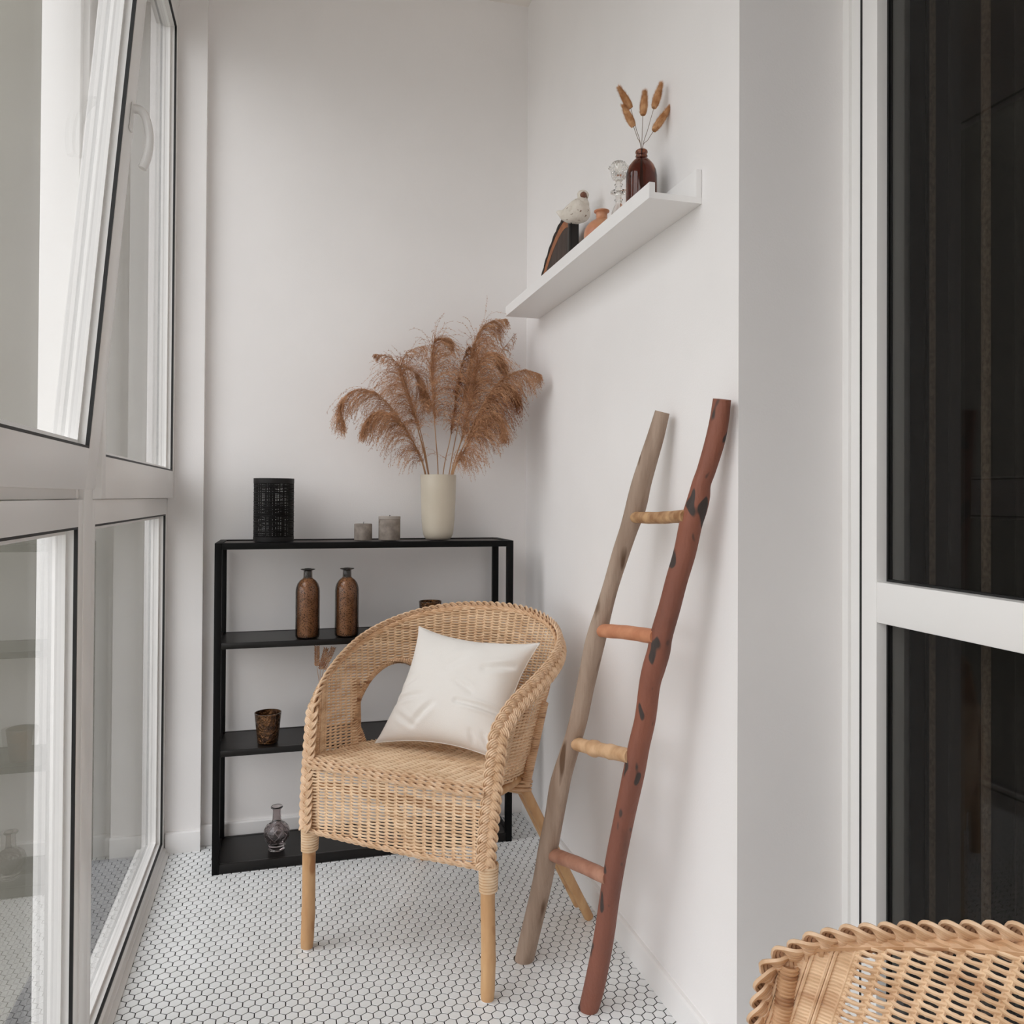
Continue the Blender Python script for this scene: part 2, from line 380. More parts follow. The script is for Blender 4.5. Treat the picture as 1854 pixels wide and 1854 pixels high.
# mullions between the units and sill strip along the floor
for k, y in enumerate((1.605, .665, -.275)):
    b = MB(); b.box(XL-.08, XL-.002, y, y+.06, 0, 2.66, .003); o = b.build('trim_%d' % (k+1), 'pvc', None, True); o['kind'] = 'structure'
b = MB(); b.prism([(XL-.08, 0), (XL+.012, 0), (XL+.012, .004), (XL+.002, .010), (XL+.002, .018), (XL-.006, .024), (XL-.08, .024)], YN, PY-TB, 1)
o = b.build('trim_4', 'pvc', None, False); o['kind'] = 'structure'
b = MB(); b.box(XL-.08, XL+.016, YN, PY, 2.622, 2.70, .003); o = b.build('trim_5', 'pvc', None, True); o['kind'] = 'structure'
# outside: the building's projecting side wall and balcony slab
shell('wall_outside', (-3.2, XL-.066, PY+.004, YB+.3, -.4, 3.4), m='facade')
shell('trim_6', (-3.2, -.56, -1.6, YB+.06, -.12, -.02), m='facade')

# ---------------------------------------------------------------- glazed door on the right
door = settle('door_1')
YD0, YD1 = .42, YE
b = MB(); b.box(XD+.001, XD+.1, YD1-.041, YD1+.02, 0, ZC, .001)
b.box(XD-.006, XD+.02, YD1-.0165, YD1+.01, 0, ZC, .003)
b.box(XD+.001, XD+.1, YD0-.06, YD0-.005, 0, ZC, .001); b.build('frame', 'pvc', door, True)
shell('wall_doorway', (XD, 1.9, YN, YD0-.06, -.05, ZC))
b = MB(); b.box(XD-.0015, XD+.03, YD1-.0488, YD1-.0430, .02, ZC-.01); b.build('gap_shade_strip', 'rubber', door, False)  # flush black strip standing in for the dark open gap beside the leaf
ys1, ys0 = YD1-.0485, YD0
b = MB()
def leaf(x0, x1, y0, y1, z0, z1, bev=.002): b.box(x0, x1, y0, y1, z0, z1, bev)
leaf(XD-.002, XD+.06, ys1-.040, ys1, .02, ZC-.02); leaf(XD-.002, XD+.06, ys0, ys0+.04, .02, ZC-.02)
leaf(XD-.002, XD+.06, ys0+.04, ys1-.040, .8747, .9495); leaf(XD-.002, XD+.06, ys0+.04, ys1-.040, .02, .12); leaf(XD-.002, XD+.06, ys0+.04, ys1-.04, ZC-.12, ZC-.02)
b.build('leaf_frame', 'pvc', door, True)
for (z0, z1) in ((.12, .8747), (.9495, ZC-.12)):
    b = MB()
    x0, x1 = XD+.020, XD+.030
    a0, a1 = ys0+.04, ys1-.040
    ring(b, x0, x1, a0, a1, z0, z1, .004, 0); b.build('seal', 'rubber', door, False)
    b = MB(); b.box(XD+.022, XD+.027, a0+.003, a1-.003, z0+.003, z1-.003); b.build('pane', 'doorglass', door, False)
# dim adjoining room
shell('wall_inner', (2.6, 2.7, -1, 2.4, 0, ZC), (XD+.11, 2.6, 1.5, 1.6, 0, ZC), (1.9, 2.6, -1.1, -1, 0, ZC), (1.9, 2.6, -1, 1.5, ZC, ZC+.05), (1.9, 2.6, -1, 1.5, -.05, 0), m='darkroom')
# curtain just behind the door glass
cur = thing('curtain', 'dark brown curtain hanging behind the glazed door at the right edge', 'curtain', (XD+.13, .85, 0))
def curtain_x(y): return XD+.135+.016*math.sin(y*95)+.008*math.sin(y*41+1)
ysn = np.linspace(.3, 1.29, 260)
zz = np.linspace(.02, ZC-.03, 12)
G = np.array([[(curtain_x(y), y, z) for z in zz] for y in ysn]); G2 = G.copy(); G2[:, :, 0] += .0015
b = MB(); b.grid(G); b.grid(G2, True); b.build('fabric', 'curtain', cur, True)
for yy, wd in ((1.262, .012), (1.235, .007), (1.12, .02)):
    ya = np.linspace(yy-wd, yy, 8)
    b = MB(); G = np.array([[(curtain_x(y)-.002, y, z) for z in zz] for y in ya]); G2 = G.copy(); G2[:, :, 0] -= .0012; b.grid(G); b.grid(G2, True)
    o = b.build('hem', 'curtain_hem', cur, True, label='taupe stitched curtain hem')

# ================================================================ BLACK SHELF UNIT
ux0, ux1, uy0, uy1, uh = -.2045, .6985, 2.462, 2.668, .962
unit = thing('shelf_unit', 'low black metal shelf unit with four open tiers against the back wall', 'shelf', ((ux0+ux1)/2, (uy0+uy1)/2, 0))
pw = .020
for (x, y) in ((ux0, uy0), (ux1-pw, uy0), (ux0, uy1-pw), (ux1-pw, uy1-pw)):
    b = MB(); b.box(x, x+pw, y, y+pw, 0, uh, .0012); b.build('post', 'black', unit, True)
b = MB()
for y in (uy0, uy1-pw): b.box(ux0+pw, ux1-pw, y, y+pw, uh-.019, uh, .001)
for x in (ux0, ux1-pw): b.box(x, x+pw, uy0+pw, uy1-pw, uh-.019, uh, .001)
b.build('top_frame', 'black', unit, True)
b = MB(); b.box(ux0+pw, ux1-pw, uy0+pw, uy1-pw, uh-.014, uh-.003); b.build('top_panel', 'walnut', unit, False, label='dark brown inset top panel')
for z in (.6705, .3576, .028):
    b = MB(); h = .018 if z > .1 else .026
    b.box(ux0+pw, ux1-pw, uy0+.001, uy0+.012, z-h, z, .001); b.box(ux0+pw, ux1-pw, uy1-.012, uy1-.001, z-h, z, .001)
    b.box(ux0+.004, ux0+.014, uy0+pw, uy1-pw, z-h, z+.004, .001); b.box(ux1-.014, ux1-.004, uy0+pw, uy1-pw, z-h, z+.004, .001)
    b.box(ux0+.014, ux1-.014, uy0+.012, uy1-.012, z-.012, z-.001)
    b.build('shelf_board', 'blackboard', unit, True)

UY = 2.56
def base(px, py, z, Y=UY):
    p = onY(px, py, Y); return (float(p[0]), Y, z)

# lantern of woven black metal
lx = float((onY(459, 925, UY)[0]+onY(532, 925, UY)[0])/2); lr = float((onY(532.5, 925, UY)[0]-onY(458.5, 925, UY)[0])/2)
UT = uh
lan = thing('lantern', 'black woven-metal cylinder lantern on the left of the shelf top', 'lantern', (lx, UY, UT))
H_ = .1925
b = MB(); b.lathe([(lr, 0), (lr, .014), (lr-.002, .014), (lr-.002, .004), (.001, .004)], (lx, UY, UT), 48, cap1=False)
b.build('rim', 'mesh_black', lan, True); b = MB(); b.lathe([(lr, H_-.015), (lr, H_), (lr-.0022, H_), (lr-.0022, H_-.015), (lr, H_-.015)], (lx, UY, UT), 48, False, False); b.build('rim', 'mesh_black', lan, True)
b = MB()
for i in range(46):
    z = UT+.014+(H_-.029)*(i+.5+random.uniform(-.25, .25))/46
    a = np.linspace(0, 2*PI, 61)[:-1]; ph = random.random()*6
    P = np.stack([lx+(lr-.001)*np.cos(a), UY+(lr-.001)*np.sin(a), z+.0007*np.sin(a*9+ph)], -1)
    b.tube(P, random.uniform(.0007, .0015), 4, ref=(0, 0, 1), closed=True)
for i in range(92):
    a = 2*PI*(i+random.uniform(-.3, .3))/92; r = random.uniform(.0006, .0014)
    b.tube([(lx+(lr-.0022)*math.cos(a), UY+(lr-.0022)*math.sin(a), UT+.012), (lx+(lr-.0022)*math.cos(a+.01), UY+(lr-.0022)*math.sin(a+.01), UT+H_-.01)], r, 4)
b.build('mesh', 'mesh_black', lan, True)

def candle(px, w_px, ptop, label, lid):
    c = base(px, 960, UT); r = w_px/2*.00181; h = (973-ptop)*.00181
    t = thing('candle', label, 'candle', c)
    prof = [(r-.0015, 0), (r, .0015), (r, h-.002), (r-.0015, h), (r-.006, h-.0008), (.001, h-.0015)]
    b = MB(); b.lathe(prof, c, 40, cap1=False); b.build('body', 'candle', t, True)
    if lid:
        b = MB(); b.lathe([(r-.001, 0), (r+.0006, .0005), (r+.0006, .008), (r-.001, .009), (.001, .009)], (c[0], c[1], UT+h-.009), 40, cap1=False, cap0=False)
        b.build('rim_band', 'candle_top', t, True, label='pale band around the candle top')
    b = MB(); b.tube([(c[0], c[1], UT+h-.004), (c[0]+.001, c[1], UT+h+.004), (c[0]+.0025, c[1], UT+h+(.006 if not lid else .001))], .0009, 6); b.build('wick', 'wick', t, True)
candle(657.5, 31, 944, 'small grey pillar candle with a short wick beside the taller candle', False)
candle(705, 38, 931, 'taller grey pillar candle standing left of the cream vase', True)

# tall cream vase
vc = base(793, 960, UT); vb = MB()
pr = [(.030, 0), (.0375, .001), (.043, .006), (.0475, .016), (.0505, .032), (.0535, .065), (.0555, .11), (.0570, .16), (.0580, .2085), (.0572, .2105), (.0555, .2085), (.0545, .16), (.052, .08), (.046, .03), (.030, .010), (.001, .009)]
vb.lathe(pr, vc, 64, cap1=False)
tag(vb.build('vase', 'vase', None, True, angle=60), 'tall cream ceramic vase holding dried reeds on the shelf top', 'vase')
VZ = UT+.2085

# ---------------------------------------------------------------- dried reed plumes
def zpx(p): return (560+p[0]*.2427, 540+p[1]*.2427)
def plume(label, pts, start, Y0, Y1, n, L, side, dens=26, m='reed', spread=.5, seed=0, tipw=.25):
    """pts: axis in the zoomed photo's pixels; feathers start at fraction `start` along the stem"""
    rnd = random.Random(seed); N = len(pts)
    Ym = vc[1]+max(-.028, min(.028, (Y0-vc[1])*.5))
    W_ = [onY(*zpx(p), Ym if i == 0 else Y0+(Y1-Y0)*i/(N-1)) for i, p in enumerate(pts)]
    W_[0][0] = vc[0]+max(-.045, min(.045, W_[0][0]-vc[0]))
    start = max(start, .30)+.10*(start < .6); n = int(n*1.75); L = L*1.25
    foot = np.array([vc[0]+(W_[0][0]-vc[0])*.35, vc[1]+(Ym-vc[1])*.2, UT+.03])
    W_ = [foot]+W_
    P = smoothpath(W_, 90)
    seg = np.r_[0, np.cumsum(np.linalg.norm(np.diff(P, axis=0), axis=1))]; tot = seg[-1]
    t = thing('reed_plume', label, 'dried plant', tuple(foot), 'dried reeds in the tall vase')
    b = MB(); rr = .0021-.0016*np.linspace(0, 1, 90); b.tube(P, rr, 6); b.build('stem', 'stem', t, True)
    V = []; F = []
    def blade(p, d, w, l):
        q = np.cross(d, (rnd.uniform(-1, 1), rnd.uniform(-1, 1), rnd.uniform(-1, 1))); q /= np.linalg.norm(q)+1e-9
        i = len(V); V.extend([p-d*l*.15, p+d*l*.4+q*w, p+d*l, p+d*l*.4-q*w]); F.append((i, i+1, i+2, i+3))
    br = MB()
    for k in range(n):
        f = rnd.random(); s = start*tot+(1-start)*tot*f
        i = int(np.searchsorted(seg, s)); i = min(max(i, 1), 89); p = P[i]; T = P[i]-P[i-1]; T /= np.linalg.norm(T)
        env = (math.sin(PI*min(1, f*.9+.10))**.6)*(1-tipw*f)+.10
        ln = L*env*rnd.uniform(.45, 1.1)
        out = np.array([side*rnd.uniform(.1, 1.0)+rnd.uniform(-spread, spread), rnd.uniform(-1, 1)*.6, rnd.uniform(-.4, .5)])
        d = T*.9+out*.55; d /= np.linalg.norm(d)
        pos = p.copy(); st = ln/14; Q = [pos.copy()]
        for j in range(14):
            d = d+np.array([0, 0, -1])*(.13+.10*rnd.random())+np.array([rnd.uniform(-.2, .2), rnd.uniform(-.15, .15), rnd.uniform(-.08, .08)]); d /= np.linalg.norm(d)
            pos = pos+d*st
            pos[1] = min(pos[1], 2.675)
            pos[0] = min(pos[0], XR-.012)
            Q.append(pos.copy())
            for _ in range(max(1, int(dens/14*ln/L+rnd.random()))):
                dd = d*1.0+np.array([rnd.uniform(-.9, .9), rnd.uniform(-.9, .9), rnd.uniform(-.6, .3)]); dd /= np.linalg.norm(dd)
                blade(pos+np.array([rnd.uniform(-1, 1), rnd.uniform(-1, 1), rnd.uniform(-1, 1)])*.0022, dd, rnd.uniform(.0004, .0010), rnd.uniform(.004, .0085))
        br.tube(Q[::2], .00028, 3, cap=False)
    V = np.array(V); V[:, 1] = np.minimum(V[:, 1], 2.682); V[:, 0] = np.minimum(V[:, 0], XR-.004)
    br.add(V, np.array(F)); br.build('feathers', m, t, False)
PL = plume
PL('far-left reed plume arching down low over the candles', [(858, 1300), (790, 1100), (700, 950), (640, 850), (540, 740), (450, 690), (370, 682), (300, 708), (245, 775), (238, 860), (258, 930)], .42, 2.56, 2.50, 190, .125, -.35, seed=1)
PL('dense low mass of reed bending left just above the vase', [(866, 1300), (800, 1130), (720, 980), (620, 880), (520, 850), (440, 900), (400, 980)], .30, 2.55, 2.47, 260, .115, -.1, seed=2, spread=.9, m='reed')
PL('second reed plume from the left with a drooping dark crown', [(888, 1300), (850, 1080), (790, 860), (730, 680), (700, 560), (740, 530), (800, 570), (850, 660), (900, 760)], .38, 2.58, 2.60, 330, .13, -.25, seed=3, spread=.9)
PL('thin curled reed sprig crossing above the second plume', [(890, 1300), (800, 940), (690, 620), (680, 520), (720, 420), (800, 370), (905, 350)], .70, 2.60, 2.60, 46, .05, .5, seed=4)
PL('small wispy reed sprig pointing left above the dense plumes', [(884, 1300), (790, 900), (690, 560), (640, 470), (580, 430), (490, 418)], .80, 2.59, 2.57, 34, .045, 0, seed=5)
PL('middle upright reed plume narrow and hanging', [(960, 1300), (940, 1000), (922, 760), (912, 500), (932, 330), (990, 298), (1045, 305)], .42, 2.55, 2.55, 250, .13, .75, seed=6, spread=.25)
PL('dark narrow reed plume right of the middle one', [(1000, 1300), (1050, 1050), (1080, 850), (1110, 640), (1150, 460), (1190, 370)], .40, 2.60, 2.62, 170, .09, .1, seed=7, m='reed_dark', spread=.3)
PL('tallest reed plume reaching up to the wall shelf', [(1045, 1300), (1100, 1000), (1160, 700), (1215, 400), (1270, 250), (1350, 175), (1455, 155)], .42, 2.56, 2.60, 250, .105, .5, seed=8, spread=.35, tipw=.1)
PL('broad central right reed plume with a rounded head', [(1062, 1300), (1150, 1000), (1210, 720), (1250, 520), (1310, 430), (1390, 425), (1450, 480)], .34, 2.50, 2.48, 420, .155, .25, seed=9, spread=.9)
PL('thin bare reed sprig pointing up right', [(1068, 1300), (1200, 900), (1330, 600), (1415, 430), (1530, 270)], .80, 2.58, 2.60, 26, .03, .4, seed=10)
PL('rightmost reed plume arching toward the right wall', [(1075, 1300), (1170, 1060), (1290, 800), (1420, 620), (1540, 550), (1630, 540), (1715, 565)], .45, 2.50, 2.40, 170, .11, .3, seed=11)
PL('right drooping reed plume with dark tangled feathers', [(1080, 1300), (1180, 1040), (1290, 820), (1390, 690), (1480, 660), (1560, 740)], .38, 2.54, 2.50, 260, .13, .3, seed=12, m='reed_dark')
PL('lowest right reed plume hanging beside the vase', [(1085, 1300), (1170, 1110), (1260, 940), (1350, 880), (1420, 920), (1455, 1010)], .34, 2.47, 2.42, 260, .11, .15, seed=13, spread=.8)

# ---------------------------------------------------------------- bottles and glasses on the tiers
def bottle(c, s=1.0):
    t = None
    prof = [(.030, 0), (.034, .002), (.0362, .008), (.0362, .140), (.0350, .152), (.0310, .164), (.0240, .174), (.0165, .179), (.0135, .183), (.0130, .203),
            (.0150, .2050), (.0215, .2070), (.0218, .2090), (.0190, .2100), (.0105, .2100), (.0105, .185)]
    return [(r*s, z*s) for r, z in prof]
def bronze_bottle(px, label):
    c = base(px, 1100, .6705, 2.50)
    t = thing('bottle', label, 'bottle', c, 'speckled bronze bottles on the second tier')
    pr = bottle(c)
    b = MB(); b.lathe(pr[:9+1], c, 48); b.build('body', 'tinted', t, True, angle=60)
    b = MB(); b.lathe([(max(.001, r-.0055), z+.003) for r, z in pr[:8]], c, 48); b.build('lining', 'bronze', t, True, angle=60, label='speckled bronze lining inside the glass')
    b = MB(); b.lathe(pr[9:], c, 48, cap0=False, cap1=False); b.build('neck', 'bottle_dark', t, True, angle=60, label='dark flared bottle neck')
bronze_bottle(557, 'left speckled bronze bottle with a flared lip on the second tier')
bronze_bottle(628, 'right speckled bronze bottle, nearer the chair, on the second tier')

def cup(c, rt, rb, h, label):
    def fn(R, Z, A): return R*(1+.012*np.sin(A*18+Z*500)*np.sin(Z*420))
    prof = [(rb*.8, 0), (rb, .002)]+[(rb+(rt-rb)*(z/12), .003+(h-.003)*z/12) for z in range(1, 13)]+[(rt-.0025, h), (rt-.0035, h*.8), (rb-.002, .012), (.001, .010)]
    b = MB(); b.lathe(prof, c, 54, cap1=False, fn=fn)
    tag(b.build('votive_cup', 'cup', None, True, angle=60), label, 'cup', 'hammered bronze votive cups')
cup(base(485, 1320, .3576, 2.52), .0395, .030, .090, 'hammered bronze glass votive cup on the third tier')
cup(base(779, 1090, .6705, 2.54), .0365, .028, .095, 'hammered bronze votive cup half hidden behind the chair back')

# smoky glass flask with a diamond relief
c = base(501, 1500, .028, 2.53)
fl = thing('flask', 'small smoky violet glass flask with diamond relief on the bottom tier', 'vase', c)
prof = [(.020, 0), (.024, .002), (.021, .006), (.026, .013)]
for q in np.linspace(-.9, 1.15, 14): prof.append((.0368*math.cos(q)+.0005, .050+.0365*math.sin(q)))
prof += [(.0128, .093), (.0118, .118), (.0140, .124), (.0178, .1265), (.0185, .129), (.0165, .131), (.0125, .130), (.0100, .122), (.0100, .092)]
for q in np.linspace(1.1, -1.1, 10): prof.append((.0338*math.cos(q), .050+.0335*math.sin(q)))
prof += [(.001, .013)]
b = MB(); b.lathe(prof, c, 48, cap1=False); b.build('body', 'smoke', fl, True, angle=70)
b = MB()
for s_ in (-1, 1):
    for k in range(9):
        q = np.linspace(-.75, .75, 14); a0 = 2*PI*k/9
        b.tube([(c[0]+.0375*math.cos(t)*math.cos(a0+s_*t*.95), c[1]+.0375*math.cos(t)*math.sin(a0+s_*t*.95), c[2]+.050+.037*math.sin(t)) for t in q], .0011, 5)
b.build('relief', 'smoke', fl, True)

# bottle with wheat behind the chair
c = base(578, 1320, .3576, 2.54)
b = MB(); b.lathe([(r, z) for r, z in bottle(c, .66)], c, 40, cap1=False)
wb_ = b.build('bottle', 'bottle_dark', None, True, angle=60); tag(wb_, 'dark bottle with wheat ears on the third tier, mostly behind the chair', 'bottle')
def ear(label, x0, y0, x1, y1, seed):
    rnd = random.Random(seed)
    a = onY(x0, y0, 2.54); e = onY(x1, y1, 2.54); foot = np.array([c[0], 2.54, c[2]+.05])
    t = thing('wheat_ear', label, 'dried plant', tuple(foot), 'wheat ears in the dark bottle')
    mid = np.array([c[0]+(a[0]-c[0])*.6, 2.54, (a[2]+foot[2])/2+.05])
    b = MB(); b.tube(smoothpath([foot, (c[0], 2.54, c[2]+.145), a], 14), .0008, 5); b.build('stem', 'stem', t, True)
    b = MB(); d = e-a; Ln = np.linalg.norm(d); d /= Ln
    for k in range(13):
        for s_ in (-1, 0, 1):
            p = a+d*Ln*k/13; q = np.cross(d, (0, 1, 0))*s_+np.array([0, rnd.uniform(-.6, .6), 0]); dd = d+q*.9; dd /= np.linalg.norm(dd); p = p+q*.002
            pts = [p, p+dd*.003, p+dd*.0065, p+dd*.0105]
            b.tube(pts, [.0006, .0021, .0016, .0002], 5)
    b.build('grains', 'wheat', t, True)
ear('left wheat ear hanging straight under the second tier', 574, 1206, 574, 1170, 1)
ear('middle wheat ear leaning right below the second tier', 580, 1212, 591, 1174, 2)
ear('right wheat ear leaning furthest over the chair arm', 586, 1212, 604, 1172, 3)

# ================================================================ WALL SHELF (picture ledge)
SX, SY0, SY1, SZ = .6893, 1.4515, 2.542, 1.7003
ws = thing('wall_shelf', 'white picture ledge shelf fixed high on the right wall', 'shelf', (XR, (SY0+SY1)/2, SZ))
b = MB(); b.prism([(SX, SZ+.0005), (SX+.0005, SZ), (XR-.0005, SZ), (XR-.0005, SZ+.0125), (SX+.0125, SZ+.0125), (SX+.0125, SZ+.0315), (SX+.012, SZ+.032), (SX+.0005, SZ+.032), (SX, SZ+.0315)], SY0, SY1, 1); b.build('board', 'trim', ws, False)
b = MB(); b.box(XR-.0135, XR-.0005, SY0, SY1, SZ+.0125, SZ+.070, .001); b.build('back_rail', 'trim', ws, True)
SB = SZ+.0125; SXC = .747
def yat(px):                                # depth along the shelf seen at this photo column
    d = ray(px, 400); return float(d[1]/d[0]*SXC)
# amber bottle
yA = yat(1161); c = (SXC, yA, SB)
b = MB()
out = [(.028, 0), (.0325, .003), (.0342, .010), (.0342, .098), (.0325, .110), (.0275, .122), (.0200, .132), (.0140, .1375), (.0118, .1395), (.0122, .1410), (.0136, .1435), (.0122, .1460), (.0118, .1475), (.0122, .1490), (.0138, .1520), (.0130, .1555), (.0115, .1570)]
inn = [(.0092, .1570), (.0090, .138), (.0180, .128), (.0250, .118), (.0318, .097), (.0318, .012), (.026, .005), (.001, .005)]
b.lathe(out+inn, c, 64, cap1=False)
tag(b.build('apothecary_bottle', 'amber', None, True, angle=60), 'brown amber glass bottle holding bunny tail grass on the wall shelf', 'bottle')
for k, (tip, bas, lab) in enumerate([((1119, 156), (1142, 196), 'upper left bunny tail, partly behind the one below it'), ((1127, 188), (1147, 229), 'lower left bunny tail leaning left over the bottle'),
        ((1168, 163), (1164, 208), 'middle bunny tail standing upright'), ((1198, 149), (1184, 195), 'highest bunny tail, right of the middle'), ((1214, 192), (1184, 236), 'rightmost bunny tail leaning furthest right')]):
    rnd = random.Random(20+k)
    Yk = yA+(.012 if k == 0 else -.006*k+.01)
    a, e = onY(*bas, Yk), onY(*tip, Yk); foot = np.array([SXC+(a[0]-SXC)*-.10, yA+(.004*(k-2)), SB+.03])
    neck = np.array([SXC+(a[0]-SXC)*.10, yA+.0015*(k-2), SB+.157])
    t = thing('bunny_tail_grass', lab, 'dried plant', tuple(foot), 'bunny tail grasses in the amber bottle')
    b = MB(); b.tube(smoothpath([foot, neck, neck+(a-neck)*.5+np.array([0, 0, .002]), a], 24), .0006, 5); b.build('stem', 'thin_stem', t, True)
    d = e-a; Ln = np.linalg.norm(d); d /= Ln; s1 = np.cross(d, (0, 1, 0)); s1 /= np.linalg.norm(s1); s2 = np.cross(d, s1)
    b = MB(); T_ = np.linspace(0, 1, 14); wd = [.0020+.0082*math.sin(PI*min(1, x*.8+.12))**.8*(1-.55*x) for x in T_]
    b.tube([a+d*Ln*.96*x for x in T_], wd, 10)
    V = []; F = []
    for q in range(1500):
        x = rnd.random()**1.1; w = .0020+.0090*math.sin(PI*min(1, x*.8+.12))**.8*(1-.55*x); an = rnd.random()*2*PI
        rad = s1*math.cos(an)+s2*math.sin(an); p = a+d*Ln*.95*x+rad*w*.75
        dd = d*1.0+rad*.75+np.array([rnd.uniform(-.25, .25), rnd.uniform(-.25, .25), rnd.uniform(-.2, .2)]); dd /= np.linalg.norm(dd)
        sd = np.cross(dd, rad); sd /= np.linalg.norm(sd)+1e-9; l = rnd.uniform(.005, .009)
        i = len(V); V += [p-sd*.0003, p+sd*.0003, p+dd*l]; F.append((i, i+1, i+2))
    b.add(np.array(V), np.array(F)); b.build('head', 'tail', t, False)
# clear candlestick
yC = yat(1120); c = (SXC, yC, SB)
prof = [(.022, 0), (.023, .003), (.018, .008), (.010, .016), (.012, .030), (.0165, .052), (.0160, .064), (.010, .078), (.007, .086), (.010, .092), (.007, .098), (.0085, .104), (.0190, .1085), (.0195, .1115), (.0090, .115), (.0075, .122), (.0100, .128),
        (.0070, .133), (.0080, .138), (.0150, .1430), (.0170, .152), (.0180, .163), (.0235, .1665), (.0240, .169), (.0200, .172), (.0150, .180), (.0100, .183), (.0085, .182), (.0085, .150), (.001, .149)]
def flute(R, Z, A): return R*(1+np.where((Z > .140) & (Z < .183) & (R > .012), .06*np.cos(A*14), 0)+np.where((Z > .02) & (Z < .075), .03*np.cos(A*10), 0))
b = MB(); b.lathe(prof, c, 84, cap1=False, fn=flute)
tag(b.build('candlestick', 'clear', None, True, angle=50), 'clear pressed glass candlestick with a fluted cup on the wall shelf', 'candlestick')
# round orange bottle
yO = yat(1088); c = (SXC+.002, yO, SB)
prof = [(.020, 0), (.030, .002)]+[(.0445*math.cos(q), .043+.0415*math.sin(q)) for q in np.linspace(-.95, 1.18, 18)]+[(.0140, .084), (.0137, .0985), (.0160, .1000), (.0192, .1020), (.0192, .1045), (.0165, .1055), (.0110, .1045), (.0105, .085), (.001, .080)]
b = MB(); b.lathe(prof, c, 56, cap1=False)
tag(b.build('round_bottle', 'terra', None, True, angle=60), 'round orange brown bottle with a flared lip behind the shelf lip', 'bottle')
# half slice of tree trunk with bark
y0 = 2.055
ws_top = [(y0, 0), (y0, .163), (y0+.035, .171), (y0+.075, .168), (y0+.13, .148), (y0+.19, .112), (y0+.24, .070), (y0+.275, .028), (y0+.283, 0)]
t = thing('wood_slice', 'dark half slice of tree trunk with bark edge on the wall shelf', 'wood slice', (SXC+.008, 2.17, SB))
arc = smoothpath([(0, p[0], p[1]) for p in ws_top[1:]], 60)[:, 1:]
x0_, x1_ = .738, .762
def outl(off): 
    c0 = np.array([y0, 0.0]); v = arc-c0; L_ = np.linalg.norm(v, axis=1, keepdims=True); return c0+v*(1-off/L_)
o1, o2 = outl(.034), outl(.012)
def clampz(a): a = a.copy(); a[:, 1] = np.maximum(a[:, 1], 0); return a
b = MB(); P_ = [(y0+.014, SB)]+[(p[0], p[1]+SB) for p in clampz(o1) if p[0] > y0+.014]; b.prism(P_, x0_, x1_, 0); b.build('face', 'slab', t, False)
b = MB(); b.box(x0_-.001, x1_, y0-.001, y0+.014, SB, SB+.155, .001); b.build('cut_end', 'slab_end_shade', t, True, label='straight cut end, its shade painted in as near-black')
b = MB(); A_, B_ = clampz(o1), clampz(o2); pr = [tuple(p) for p in A_]+[tuple(p) for p in B_[::-1]]; b.prism([(p[0], p[1]+SB) for p in pr], x0_-.0006, x1_, 0); b.build('sapwood', 'sap', t, False, label='orange sapwood ring')
b = MB(); k_ = np.arange(60); C_ = clampz(outl(0)+np.stack([np.abs(np.sin(k_*.55))*.004, np.abs(np.sin(k_*.55))*.003], -1)); pr = [tuple(p) for p in B_]+[tuple(p) for p in C_[::-1]]
b.prism([(p[0], p[1]+SB) for p in pr], x0_-.001, x1_+.001, 0); b.build('bark', 'bark', t, False, label='scalloped dark bark edge')
# white bird on two metal legs
yB_ = 2.008; c = np.array([.738, yB_, SB])
bird = thing('bird_figurine', 'chipped white bird figurine on thin dark legs before the wood slice', 'figurine', (float(c[0]), yB_, SB))
by = np.array([-.62, .78, 0])        # tail direction: toward back and left
hz = SB+.150
c0_ = c*[1, 1, 0]; T_ = np.linspace(0, 1, 30)
axb = smoothpath([c0_+by*.042+[-.016, 0, hz+.013], c0_+by*.022+[-.010, 0, hz+.002], c0_+[-.001, 0, hz+.004], c0_-by*.020+[.003, 0, hz+.010], c0_-by*.034+[.005, 0, hz+.016]], 30)
b = MB(); b.tube(axb, np.interp(T_, [0, .12, .3, .5, .68, .84, .94, 1], [.003, .009, .022, .031, .0325, .026, .016, .004]), 24, ref=(0, 0, 1)); b.build('body', 'bird', bird, True, angle=180)
axh = smoothpath([c0_-by*.012+[.004, 0, hz+.012], c0_-by*.015+[.005, 0, hz+.034], c0_-by*.016+[.006, 0, hz+.048], c0_-by*.018+[.006, 0, hz+.062]], 30)
b = MB(); b.tube(axh, np.interp(T_, [0, .25, .42, .6, .75, .88, .96, 1], [.022, .020, .0135, .0150, .0160, .0125, .007, .001]), 20, ref=(1, 0, 0)); b.build('head', 'bird', bird, True, angle=180)
bd = np.array([-.25, -.95, -.15]); hd = c*[1, 1, 0]-by*.016+[.006, 0, hz+.046]+bd*.010
b = MB(); b.tube([hd, hd+bd*.004, hd+bd*.009, hd+bd*.016], [.0095, .0085, .0055, .0015], 12); b.build('beak', 'beak', bird, True)
for s_ in (-1, 1):
    w0 = c*[1, 1, 0]+np.array([.78, .62, 0])*s_*.022+[0, 0, hz+.006]; b = MB()
    b.tube(smoothpath([w0-by*.014, w0+by*.004, w0+by*.018+[0, 0, -.001], w0+by*.032+[-s_*.010, 0, .004]], 14), [.003, .008, .010, .0105, .010, .009, .008, .007, .0065, .006, .005, .004, .003, .002], 10, ref=(0, 0, 1), flat=1.0)
    b.build('wing', 'bird', bird, True)
for dx in (-.011, .009):
    b = MB(); b.tube([(c[0]+dx, yB_+.004, SB), (c[0]+dx, yB_+.004, hz-.018)], .0016, 8); b.build('leg', 'metal_leg', bird, True)
